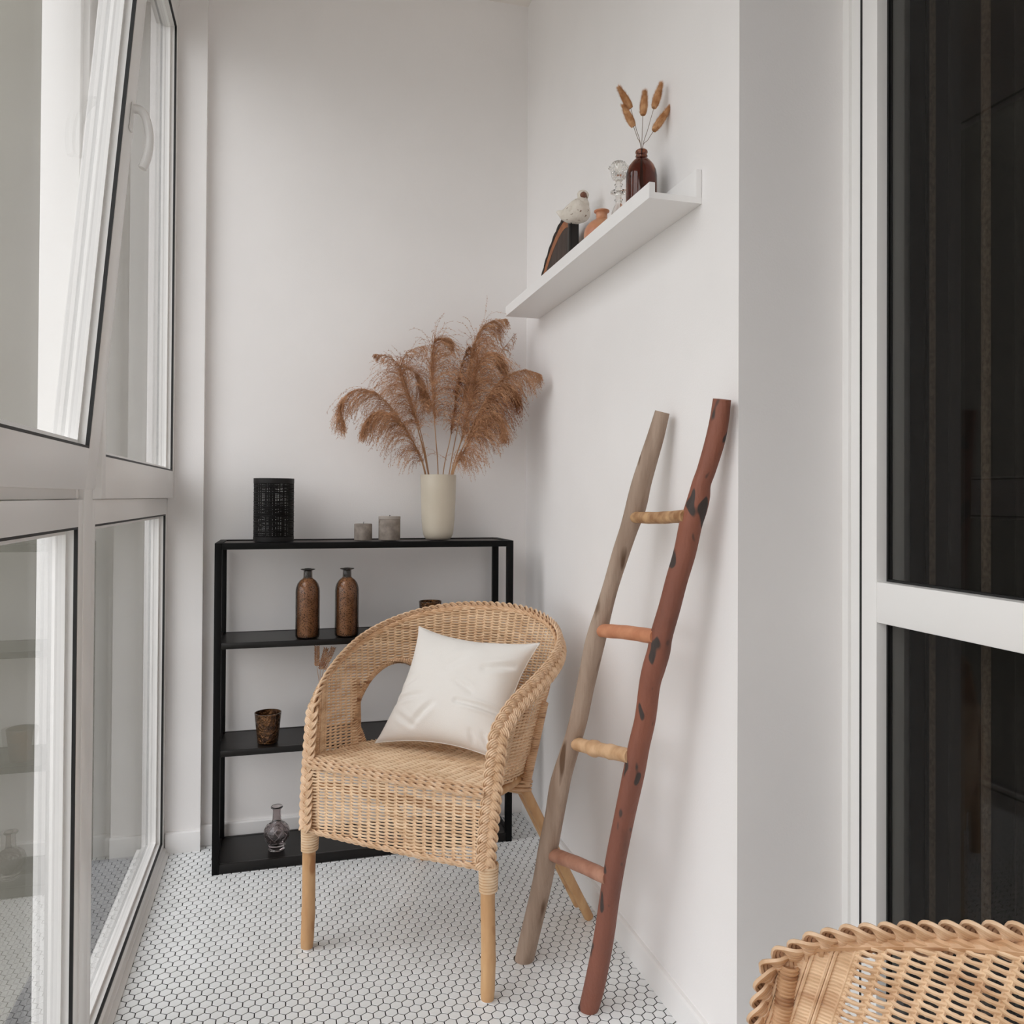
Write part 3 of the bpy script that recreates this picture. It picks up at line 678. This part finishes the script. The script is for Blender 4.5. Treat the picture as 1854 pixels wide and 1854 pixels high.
b = MB(); b.lathe([(.021, 0), (.022, .001), (.022, .004), (.021, .005)], (c[0], yB_+.004, SB), 32); b.build('base', 'metal_leg', bird, True)

# ================================================================ LADDER
ladder = thing('ladder', 'rustic wooden pole ladder with four rungs leaning on the right wall', 'ladder', (.6, 1.7, 0))
def rail(foot, top, rows, m, label, seed):
    foot = np.array(foot); top = np.array(top); n = np.cross(top-foot, _r0); n /= np.linalg.norm(n)
    pts = []; rad = []
    for (y, xa, xb) in rows:
        p = onplane((xa+xb)/2, y, foot, n); pa, pb = onplane(xa, y, foot, n), onplane(xb, y, foot, n)
        pts.append(p); rad.append(np.linalg.norm(pb-pa)/2*.965)
    pts = np.array(pts); rad = np.array(rad)
    P = smoothpath(np.c_[pts, rad], 90) if False else None
    Q = np.c_[pts, rad]; Q = np.vstack([2*Q[0]-Q[1], Q, 2*Q[-1]-Q[-2]]); mseg = len(Q)-3; out = []
    for q in np.linspace(0, mseg-1e-6, 120):
        i = int(q); t = q-i; a, b_, c_, d = Q[i:i+4]
        out.append(.5*((2*b_)+(-a+c_)*t+(2*a-5*b_+4*c_-d)*t*t+(-a+3*b_-3*c_+d)*t**3))
    out = np.array(out); P = out[:, :3]; R_ = out[:, 3]; R_ *= .97
    k = 28; T = np.gradient(P, axis=0); T /= np.linalg.norm(T, axis=1, keepdims=True)
    N = np.broadcast_to(_r0, T.shape); N = N-(N*T).sum(1, keepdims=True)*T; N /= np.linalg.norm(N, axis=1, keepdims=True); B = np.cross(T, N)
    a = np.arange(k)*2*PI/k; rs = np.random.default_rng(seed); ph = rs.uniform(0, 6, 6)
    s = np.arange(120)[:, None]
    mod = 1+.025*np.sin(2*a[None]+ph[0]+s*.05)+.018*np.sin(3*a[None]+ph[1]+s*.11)+.008*np.sin(7*a[None]+ph[2]+s*.03)
    V = P[:, None]+(R_[:, None]*mod)[..., None]*(np.cos(a)[None, :, None]*N[:, None]+np.sin(a)[None, :, None]*B[:, None])
    V[:, :, 0] = np.minimum(V[:, :, 0], XR-.001)
    i = np.arange(119)[:, None]; j = np.arange(k)[None]; j2 = (j+1) % k
    F = np.stack([i*k+j, i*k+j2, (i+1)*k+j2, (i+1)*k+j], -1).reshape(-1, 4)
    low = V[:, :, 2] < 0
    V[:, :, 2] = np.maximum(V[:, :, 2], 0)
    b = MB(); b.add(V, F); b.L.append(np.arange(k)[::-1]); b.N.append(np.array([k])); b.L.append(np.arange(k)+119*k); b.N.append(np.array([k]))
    return b.build('rail', m, ladder, True, label=label), n
LF, LT = (.553, 1.825, 0), (.780, 1.566, 1.287)
RF, RT = (.6345, 1.615, 0), (.781, 1.324, 1.286)
Lr = [(746, 1185, 1213), (790, 1171, 1203), (830, 1157.5, 1192), (875, 1143, 1180), (905, 1135, 1174), (930, 1129, 1167), (960, 1121, 1155), (1000, 1108, 1141), (1060, 1091, 1121), (1110, 1075, 1108), (1135, 1066, 1103),
      (1165, 1057, 1096), (1190, 1052, 1090), (1250, 1041, 1076), (1300, 1030.5, 1066), (1340, 1020, 1055), (1400, 1000, 1038), (1430, 992, 1032), (1480, 984.5, 1022), (1540, 972, 1011), (1600, 962, 1000), (1700, 939, 976), (1742, 930, 966), (1752, 928, 964)]
Rr = [(723, 1290, 1325), (760, 1284, 1321), (800, 1275, 1313), (850, 1261, 1297), (875, 1252, 1288), (900, 1244.5, 1286), (925, 1237, 1280), (950, 1229, 1272), (1000, 1219, 1261), (1050, 1205, 1246), (1100, 1192, 1233), (1150, 1177, 1219),
      (1180, 1171, 1214), (1210, 1162, 1205), (1240, 1156, 1196), (1300, 1148, 1188), (1350, 1136, 1177), (1400, 1126, 1168), (1480, 1110, 1150), (1550, 1096, 1136), (1620, 1085, 1124), (1700, 1073, 1113), (1780, 1057, 1098), (1824, 1047, 1086), (1836, 1045, 1084)]
_, nL = rail(LF, LT, Lr, 'rail_grey', 'weathered grey-brown left rail', 3)
_, nR = rail(RF, RT, Rr, 'rail_red', 'reddish brown right rail with dark knots', 5)
tocam = -_f*[1, 1, 0]
for (a, e, r, m, lab) in [((1146, 937), (1240, 936), .0125, 'rung_a', 'mottled yellow wood rung'), ((1086, 1140), (1186, 1152), .0150, 'rung_b', 'orange wood rung'),
                      ((1040, 1344), (1140, 1370), .0150, 'rung_c', 'pale knotty wood rung'), ((998, 1543), (1100, 1588), .0155, 'rung_d', 'dull brown wood rung')]:
    A = onplane(*a, np.array(LF), nL)+tocam*.006; E = onplane(*e, np.array(RF), nR)
    P = np.array([A+(E-A)*t+np.array([0, 0, .0012*math.sin(t*5+a[0])]) for t in np.linspace(-.04, 1.02, 20)])
    R_ = np.array([r*(1+.02*math.sin(i*1.1+a[1])) for i in range(20)]); R_[0] = r*.72
    if m == 'rung_c': R_[7] *= 1.18; R_[8] *= 1.22; R_[13] *= 1.1
    b = MB(); b.tube(P, R_, 16); b.build('rung', m, ladder, True, label=lab, angle=60)

# ================================================================ WICKER ARMCHAIR (local: u right, v back, z up)
class Chair: pass
def rim_zw(v): return .606+.174*v**.916
def zbot(v): return .458-.036*min(1, v*1.3)
def shell_pt(a, h):
    c_ = -math.cos(a); s_ = math.sin(a); e = .885
    u = math.copysign(abs(c_)**e, c_); v = abs(s_)**e
    W_ = .257+.082*math.sin(PI*v/2); Wb = .240+.025*math.sin(PI*v/2)
    top = np.array([u*W_, .040+.495*v, .606+.174*v**.916]); bot = np.array([u*Wb, .45*v, zbot(v)])
    return bot+(top-bot)*h
NA = 721
AA = np.linspace(0, PI, NA)
BOT = np.array([shell_pt(a, 0) for a in AA]); TOP = np.array([shell_pt(a, 1) for a in AA])
MIDL = np.array([shell_pt(a, .6) for a in AA])
ARC = np.r_[0, np.cumsum(np.linalg.norm(np.diff(MIDL, axis=0), axis=1))]; ATOT = ARC[-1]
def in_hole(adeg, h):
    ad = np.where(adeg > 90, 180-adeg, adeg); dx = ad-41
    up = (dx/19.5)**2+((np.maximum(h, .25)-.25)/.42)**2 < 1
    lo = np.abs(dx) < 19.5-5*(.25-np.minimum(h, .25))/.25
    return np.where(h >= .25, up, lo)
def surf(idx, z):
    """points of the shell at fractional arc positions and height z; returns P, h, normal"""
    b_, t_ = np.stack([np.interp(idx, ARC, BOT[:, k]) for k in range(3)], -1), np.stack([np.interp(idx, ARC, TOP[:, k]) for k in range(3)], -1)
    h = (z-b_[:, 2])/(t_[:, 2]-b_[:, 2]); P = b_+(t_-b_)*h[:, None]
    T = np.gradient(P, axis=0); T[:, 2] = 0; T /= np.linalg.norm(T, axis=1, keepdims=True)+1e-9
    Nn = np.stack([T[:, 1]*-1, T[:, 0], T[:, 2]*0], -1)
    ad = np.degrees(np.interp(idx, ARC, AA))
    return P, h, Nn, ad
def runs(ok):
    out = []; i = 0
    while i < len(ok):
        if ok[i]:
            j = i
            while j+1 < len(ok) and ok[j+1]: j += 1
            if j-i >= 2: out.append((i, j))
            i = j+1
        else: i += 1
    return out
STK = round(ATOT/.0235); SP = ATOT/STK
def braid(b, P, Nrm, W_, L_, H_=.006, rods=4, rr=.0031, k=5, phase0=0):
    """three-strand plait of cane bundles along P with surface normals Nrm"""
    P = np.asarray(P, float); Nrm = np.asarray(Nrm, float)
    seg = np.r_[0, np.cumsum(np.linalg.norm(np.diff(P, axis=0), axis=1))]; tot = seg[-1]; n = int(tot/L_*22)
    s = np.linspace(0, tot, n); Q = np.stack([np.interp(s, seg, P[:, i]) for i in range(3)], -1); N = np.stack([np.interp(s, seg, Nrm[:, i]) for i in range(3)], -1)
    T = np.gradient(Q, axis=0); T /= np.linalg.norm(T, axis=1, keepdims=True); N -= (N*T).sum(1, keepdims=True)*T; N /= np.linalg.norm(N, axis=1, keepdims=True); B = np.cross(T, N)
    for i in range(3):
        th = 2*PI*s/L_+2*PI*i/3+phase0
        x = W_*.5*np.sin(th); y = H_*np.sin(2*th)
        cen = Q+B*x[:, None]+N*y[:, None]
        Tc = np.gradient(cen, axis=0); Tc /= np.linalg.norm(Tc, axis=1, keepdims=True); side = np.cross(Tc, N); side /= np.linalg.norm(side, axis=1, keepdims=True)
        for q in range(rods):
            off = (q-(rods-1)/2)*rr*1.75
            b.tube(cen+side*off+N*(.0012*math.cos((q-(rods-1)/2)*.9)), rr, k, ref=N)
def rope(b, P, r, L_, n=2, ref=(0, 0, 1), k=5):
    P = np.asarray(P, float); seg = np.r_[0, np.cumsum(np.linalg.norm(np.diff(P, axis=0), axis=1))]; m = max(8, int(seg[-1]/L_*12)); s = np.linspace(0, seg[-1], m)
    Q = np.stack([np.interp(s, seg, P[:, i]) for i in range(3)], -1); T = np.gradient(Q, axis=0); T /= np.linalg.norm(T, axis=1, keepdims=True)
    N = np.broadcast_to(np.array(ref, float), T.shape); N = N-(N*T).sum(1, keepdims=True)*T; N /= np.linalg.norm(N, axis=1, keepdims=True); B = np.cross(T, N)
    for i in range(n):
        th = 2*PI*s/L_+2*PI*i/n
        b.tube(Q+(N*np.cos(th)[:, None]+B*np.sin(th)[:, None])*r*.95, r, k, ref=ref)
def coil(b, p0, p1, R0, R1, turns, r, k=5, squash=1):
    p0, p1 = np.array(p0, float), np.array(p1, float); d = p1-p0; L_ = np.linalg.norm(d); d /= L_
    e1 = np.cross(d, (0, 1, .1)); e1 /= np.linalg.norm(e1); e2 = np.cross(d, e1); n = int(turns*18); t = np.linspace(0, 1, n); th = t*turns*2*PI
    R_ = (R0+(R1-R0)*t)[:, None]
    b.tube(p0+d*(t*L_)[:, None]+e1*np.cos(th)[:, None]*R_+e2*np.sin(th)[:, None]*R_*squash, r, k, ref=d)

def make_chair(label, loc, yaw):
    t = thing('wicker_armchair', label, 'chair', loc); t.rotation_euler = (0, 0, yaw)
    bl = dict(parent=t, local=True)
    # ---- curved shell: back and arms in one weave with an arched opening each side
    b = MB(); zr = np.arange(.428, .784, .0037)
    for j, z in enumerate(zr):
        s = np.linspace(0, ATOT, STK*4+1); P, h, Nn, ad = surf(s, z)
        amp = .0041*np.sin(PI*s/SP+j*PI)
        amp = np.where((ad < 6) | (ad > 174), .0025, amp)
        P = P+Nn*amp[:, None]; P[:, 2] += rng.normal(0, .00025, len(P))
        ok = (h > -.02) & (h < .985) & ~in_hole(ad, h)
        for (i0, i1) in runs(ok): b.tube(P[i0:i1+1], .0022, 5, ref=(0, 0, 1))
    for q in range(STK+1):
        s = np.full(40, q*SP); P, h, Nn, ad = [], [], [], []
        aq = float(np.interp(q*SP, ARC, AA)); hh = np.linspace(0, .99, 30); PP = np.array([shell_pt(aq, x) for x in hh])
        ok = ~in_hole(np.full(30, math.degrees(aq)), hh)
        tn = shell_pt(min(PI, aq+.02), .5)-shell_pt(max(0, aq-.02), .5); tn[2] = 0; tn /= np.linalg.norm(tn)
        for (i0, i1) in runs(ok):
            for off in (-.0022, .0022): b.tube(PP[i0:i1+1]+tn*off, .0019, 5)
    b.build('back', 'wicker', smooth=True, **bl)
    # ---- front apron
    b = MB(); nst = 19; xs = np.linspace(-.236, .236, nst*4+1); pit = .472/nst
    for j, z in enumerate(np.arange(.296, .448, .0037)):
        y = -.004-.006*np.cos(xs/.236*PI/2)+.0043*np.sin(PI*(xs+.236)/pit+j*PI)
        P = np.stack([xs, y, np.full_like(xs, z)+rng.normal(0, .0003, len(xs))], -1); b.tube(P, .0022, 5, ref=(0, 0, 1))
    for q in range(nst+1):
        x = -.236+q*pit
        for off in (-.0024, .0024): b.tube([(x+off, -.004-.006*math.cos(x/.236*PI/2), .288), (x+off, -.004-.006*math.cos(x/.236*PI/2), .454)], .0019, 5)
    b.build('apron', 'wicker', smooth=True, **bl)
    b = MB(); xx = np.linspace(-.238, .238, 30)
    for dz, dy in ((.288, -.008), (.294, -.013)): rope(b, np.stack([xx, dy-.006*np.cos(xx/.238*PI/2), np.full_like(xx, dz)], -1), .0027, .042)
    b.build('lower_border', 'braid', smooth=True, **bl)
    b = MB()
    for dz, dy in ((.449, -.014), (.457, -.010), (.462, -.001)): rope(b, np.stack([xx, dy-.006*np.cos(xx/.238*PI/2), np.full_like(xx, dz)], -1), .0029, .046)
    b.build('seat_border', 'braid', smooth=True, **bl)
    # ---- seat
    b = MB()
    def half(v):                               # inner half width of the seat at depth v
        vv = min(.999, max(0, v/.45)); s_ = vv**(1/.885); a = math.asin(min(1, s_)); u_ = abs(math.cos(a))**.885
        return (.240+.025*math.sin(PI*vv/2))*u_
    def sz(u, v): return zbot(v/.45)+.004-.010*math.exp(-((v-.24)/.14)**2)*math.exp(-(u/.17)**2)+.0012*math.sin(v*60)
    nv = 62
    for j in range(nv):
        v = .004+.435*j/(nv-1); hw = half(v)-.004
        if hw < .03: continue
        n = max(6, int(hw*2/.006)); us = np.linspace(-hw, hw, n)
        P = np.array([(u, v, sz(u, v)+.0036*math.sin(PI*u/.026+j*PI)) for u in us]); b.tube(P, .0035, 5, ref=(0, 1, 0))
    for q in range(-9, 10):
        u = q*.026; vs = [v for v in np.linspace(.0, .44, 40) if half(v) > abs(u)+.004]
        if len(vs) > 3: b.tube([(u, v, sz(u, v)-.0005) for v in vs], .0026, 5, ref=(1, 0, 0))
    b.build('seat', 'wicker', smooth=True, **bl)
    # solid under-seat frame poles
    b = MB()
    for s_ in (-1, 1): b.tube(smoothpath([(s_*.228, .01, .432), (s_*.236, .10, .428), (s_*.226, .20, .418), (s_*.19, .31, .404), (s_*.10, .40, .400), (0, .42, .400)], 24), .0105, 10, ref=(0, 0, 1))
    b.tube([(-.236, .006, .40), (.236, .006, .40)], .0105, 10); b.tube([(-.24, .20, .392), (.24, .20, .392)], .010, 10)
    b.build('seat_frame', 'pole', smooth=True, **bl)
    # ---- plaited rim over back and arms and down both front posts
    b = MB(); P = []; N = []
    for z in np.linspace(.292, .585, 26): P.append((-.241-.012*(z-.292)/.3, -.014+.040*((z-.292)/.3)**1.4, z)); N.append((-.35, -1, 0))
    for a in np.radians(np.linspace(3, 177, 90)):
        p = shell_pt(a, 1.0); tn = shell_pt(a+.01, 1)-shell_pt(a-.01, 1); o_ = np.array([-tn[1], tn[0], 0]); o_ /= np.linalg.norm(o_)
        c0 = shell_pt(PI/2, 1)*[0, .45, 0]
        if (p-c0)@o_ < 0: o_ = -o_
        w = min(1, math.sin(a)*2.2)
        bk = max(0, math.sin(a)-.35)/.65
        P.append(p+o_*(.010+.003*bk)*w+np.array([0, 0, .001-.011*bk])); N.append(o_*(.86+.1*bk)+np.array([0, 0, .50-.35*bk])+np.array([0, -.8, 0])*(1-w))
    for z in np.linspace(.585, .292, 26): P.append((.243+.014*(z-.292)/.3, -.014+.040*((z-.292)/.3)**1.4, z)); N.append((.35, -1, 0))
    P = np.array(P); N = np.array(N); P2 = P.copy()
    for _ in range(1): P2[1:-1] = (P2[:-2]+P2[1:-1]*2+P2[2:])/4; N[1:-1] = (N[:-2]+N[1:-1]*2+N[2:])/4
    braid(b, P2, N, .029, .060, .0050, rods=4, rr=.0027)
    b.build('braided_rim', 'braid', smooth=True, **bl)
    b = MB(); tp = np.array([shell_pt(a, .985) for a in np.radians(np.linspace(1, 179, 120))]); b.tube(tp, .0052, 8, ref=(0, 0, 1))
    tin = tp.copy(); rope(b, tin+np.array([0, 0, .003]), .0032, .045)
    b.build('rim_core', 'wickerback', smooth=True, **bl)
    # ---- wrapped arch round each side opening
    for s_ in (0, 1):
        b = MB(); pts = []
        for q in np.linspace(0, PI, 50):
            ad = 41-19.5*math.cos(q); h = .25+.42*math.sin(q); pts.append((ad, h))
        left = [(26.5, .0), (24.5, .12)]; right = [(57.5, .12), (55.5, 0)]
        pts = left+pts+right
        path = np.array([shell_pt(math.radians(180-x if s_ else x), h) for x, h in pts]); b.tube(path, .0055, 8, ref=(0, 1, .3))
        seg = np.r_[0, np.cumsum(np.linalg.norm(np.diff(path, axis=0), axis=1))]; m = int(seg[-1]/.0052)*8; ss = np.linspace(0, seg[-1], m)
        Q = np.stack([np.interp(ss, seg, path[:, i]) for i in range(3)], -1); T = np.gradient(Q, axis=0); T /= np.linalg.norm(T, axis=1, keepdims=True)
        N1 = np.cross(T, (0.3, 1, .2)); N1 /= np.linalg.norm(N1, axis=1, keepdims=True); N2 = np.cross(T, N1); th = 2*PI*ss/.0052
        b.tube(Q+(N1*np.cos(th)[:, None]+N2*np.sin(th)[:, None])*.0068, .0024, 4, ref=N1)
        b.build('arch_wrapping', 'wickerback', smooth=True, **bl)
    # ---- posts wrapped in fine cane beside the plait, legs and bindings
    for s_ in (-1, 1):
        b = MB(); b.tube([(s_*.240, .006, .292), (s_*.255, .040, .586)], .0088, 12)
        core = b.build('front_post', 'wickerback', smooth=True, **bl)
        b = MB(); coil(b, (s_*.240, .006, .292), (s_*.255, .040, .588), .0088, .0088, 72, .0021)
        b.build('wrapping', 'wickerback', parent=core, local=True, smooth=True)
    for s_ in (-1, 1):                         # rear wrapped uprights at the openings
        b = MB(); b.tube([(s_*.246, .206, .405), (s_*.276, .238, .60)], [.0095, .0115], 12)
        core = b.build('rear_upright', 'wickerback', smooth=True, **bl)
        b = MB(); coil(b, (s_*.246, .206, .412), (s_*.276, .238, .60), .0098, .0118, 46, .0022)
        b.build('wrapping', 'wickerback', parent=core, local=True, smooth=True)
    fl_ = [(-.245, .000, 0), (.2425, .002, 0)]; tl_ = [(-.235, .006, .575), (.2425, .006, .575)]; zc_ = .54
    for f0, t0 in zip(fl_, tl_):
        b = MB(); f0 = np.array(f0); t0 = np.array(t0); q = np.linspace(0, 1, 16); rr = np.full(16, .0160)
        rr[[4]] = .0170; rr[0] = .0145
        b.tube([f0+(t0-f0)*x*zc_+np.array([.0015*math.sin(x*6), 0, 0]) for x in q]+np.array([0, 0, .003]), rr, 18); lg = b.build('leg', 'pole', smooth=True, angle=60, **bl)
        b = MB(); b.lathe([(.012, 0), (.0135, .001), (.0135, .004)], (f0[0], f0[1], 0), 20); b.build('foot_cap', 'trim', smooth=True, parent=lg, local=True)
        p0 = f0+(t0-f0)*.415; p1 = f0+(t0-f0)*.515
        b = MB(); coil(b, p0, p1, .0175, .0195, 9, .0038, 6); b.build('binding', 'wrap', smooth=True, parent=lg, local=True)
    for s_, foot in ((-1, (-.238, .535, 0)), (1, (.330, .420, 0))):
        foot = np.array(foot); k0 = np.array([s_*.228, .215, .400]); k1 = np.array([s_*.252, .245, .44])
        sd = np.array([.0, .0, .0]); tdir = foot-k0; pr_ = np.cross(tdir, (0, 0, 1)); pr_ /= np.linalg.norm(pr_)
        b = MB(); b.tube(smoothpath([k0+[s_*.004, .006, .02], k0, k0+(foot-k0)*.5, foot+[0, 0, .004]], 20)+pr_*.007, .0125, 12, ref=(0, 0, 1)); b.tube(smoothpath([k0+[-s_*.004, -.006, .012], k0+(foot-k0)*.06+[0, 0, 0], k0+(foot-k0)*.5, foot+(k0-foot)*.10], 20)-pr_*.012+[0, 0, -.003], .0105, 12, ref=(0, 0, 1))
        lg = b.build('rear_leg', 'pole', smooth=True, angle=60, **bl)
        b = MB(); coil(b, k0+[0, -.004, -.014], k0+[0, .004, .012], .0235, .0245, 3, .0042, 6); b.build('binding', 'wickerback', smooth=True, parent=lg, local=True)
    return t
CY1 = math.radians(50.2-90)
CO = np.array([.241, 1.854, 0])
chair1 = make_chair('tan wicker armchair with a cream cushion, standing before the black shelf unit', tuple(CO), CY1)
chair2 = dup(chair1); chair2['label'] = 'wicker armchair cut off at the bottom right corner, only one arm showing'
v_ang = math.radians(-64)
chair2.location = (.288, .688, 0); chair2.rotation_euler = (0, 0, v_ang-PI/2)

# ================================================================ CUSHION
def chair_world(p):
    c_, s_ = math.cos(CY1), math.sin(CY1); return np.array([CO[0]+c_*p[0]-s_*p[1], CO[1]+s_*p[0]+c_*p[1], p[2]])
TLc, TRc, BLc, BRc = map(np.array, ((-.176, .405, .728), (.212, .372, .716), (-.186, .200, .450), (.196, .196, .452)))
n = 90; G1 = np.zeros((n, n, 3)); G2 = np.zeros((n, n, 3))
ex = (TRc-TLc+BRc-BLc); ey = (TLc-BLc+TRc-BRc); nrm = np.cross(ex, ey); nrm /= np.linalg.norm(nrm)
if nrm[1] > 0: nrm = -nrm
def crease(s, t, x0, y0, x1, y1, w, a):
    dx, dy = x1-x0, y1-y0; L2 = dx*dx+dy*dy; q = max(0, min(1, ((s-x0)*dx+(t-y0)*dy)/L2)); d = math.hypot(s-x0-q*dx, t-y0-q*dy)
    return -a*math.exp(-(d/w)**2)*math.sin(PI*min(1, max(.12, q)))**.5+a*.6*math.exp(-((d-w*1.8)/w)**2)*math.sin(PI*max(.05, min(.95, q)))
for i, s in enumerate(np.linspace(0, 1, n)):
    for j, t in enumerate(np.linspace(0, 1, n)):
        pinch = .085
        s2 = s+(pinch*math.sin(PI*t)**.9)*(1-2*s)*abs(2*s-1)**2*1.0; t2 = t+(pinch*.9*math.sin(PI*s)**.9)*(1-2*t)*abs(2*t-1)**2
        P = BLc*(1-s2)*(1-t2)+BRc*s2*(1-t2)+TLc*(1-s2)*t2+TRc*s2*t2
        th = ((1-abs(2*s-1)**2.6)*(1-abs(2*t-1)**2.6)); th = max(0, th)**.55
        w = (crease(s, t, .02, .30, .35, .38, .020, .005)+crease(s, t, .30, .12, .45, .34, .025, .006)+crease(s, t, .60, .36, 1.0, .33, .018, .008)+crease(s, t, .02, .38, .25, .52, .022, .004)
             + crease(s, t, .74, .66, .97, .74, .030, .008)+crease(s, t, .55, .52, .72, .44, .022, .004)+crease(s, t, .12, .22, .32, .10, .022, .004)+crease(s, t, .85, .14, .9, .0, .02, .005)+crease(s, t, .75, .14, .78, .0, .02, .004)+crease(s, t, .45, .62, .6, .78, .04, .003))
        w += .0016*math.sin(s*17+t*5)*math.sin(t*13-s*3)
        G1[i, j] = chair_world(P+nrm*(.066*th+w*min(1, th*2.2))); G2[i, j] = chair_world(P-nrm*(.040*th))
G2[0], G2[-1], G2[:, 0], G2[:, -1] = G1[0], G1[-1], G1[:, 0], G1[:, -1]
b = MB(); b.grid(G1); b.grid(G2, True)
cc = chair_world((0, .2, .46))
cu = thing('cushion', 'cream white square cotton cushion propped on the wicker armchair seat', 'cushion', tuple(cc))
cv = b.build('cover', 'cloth', cu, True, angle=100)
# piping seam round the edge
ed = np.concatenate([G1[:, 0], G1[-1, 1:], G1[::-1, -1][1:], G1[0, ::-1][1:-1]])
b = MB(); b.tube(ed, .0014, 6, closed=True, ref=nrm); b.build('seam', 'cloth', cv, True)
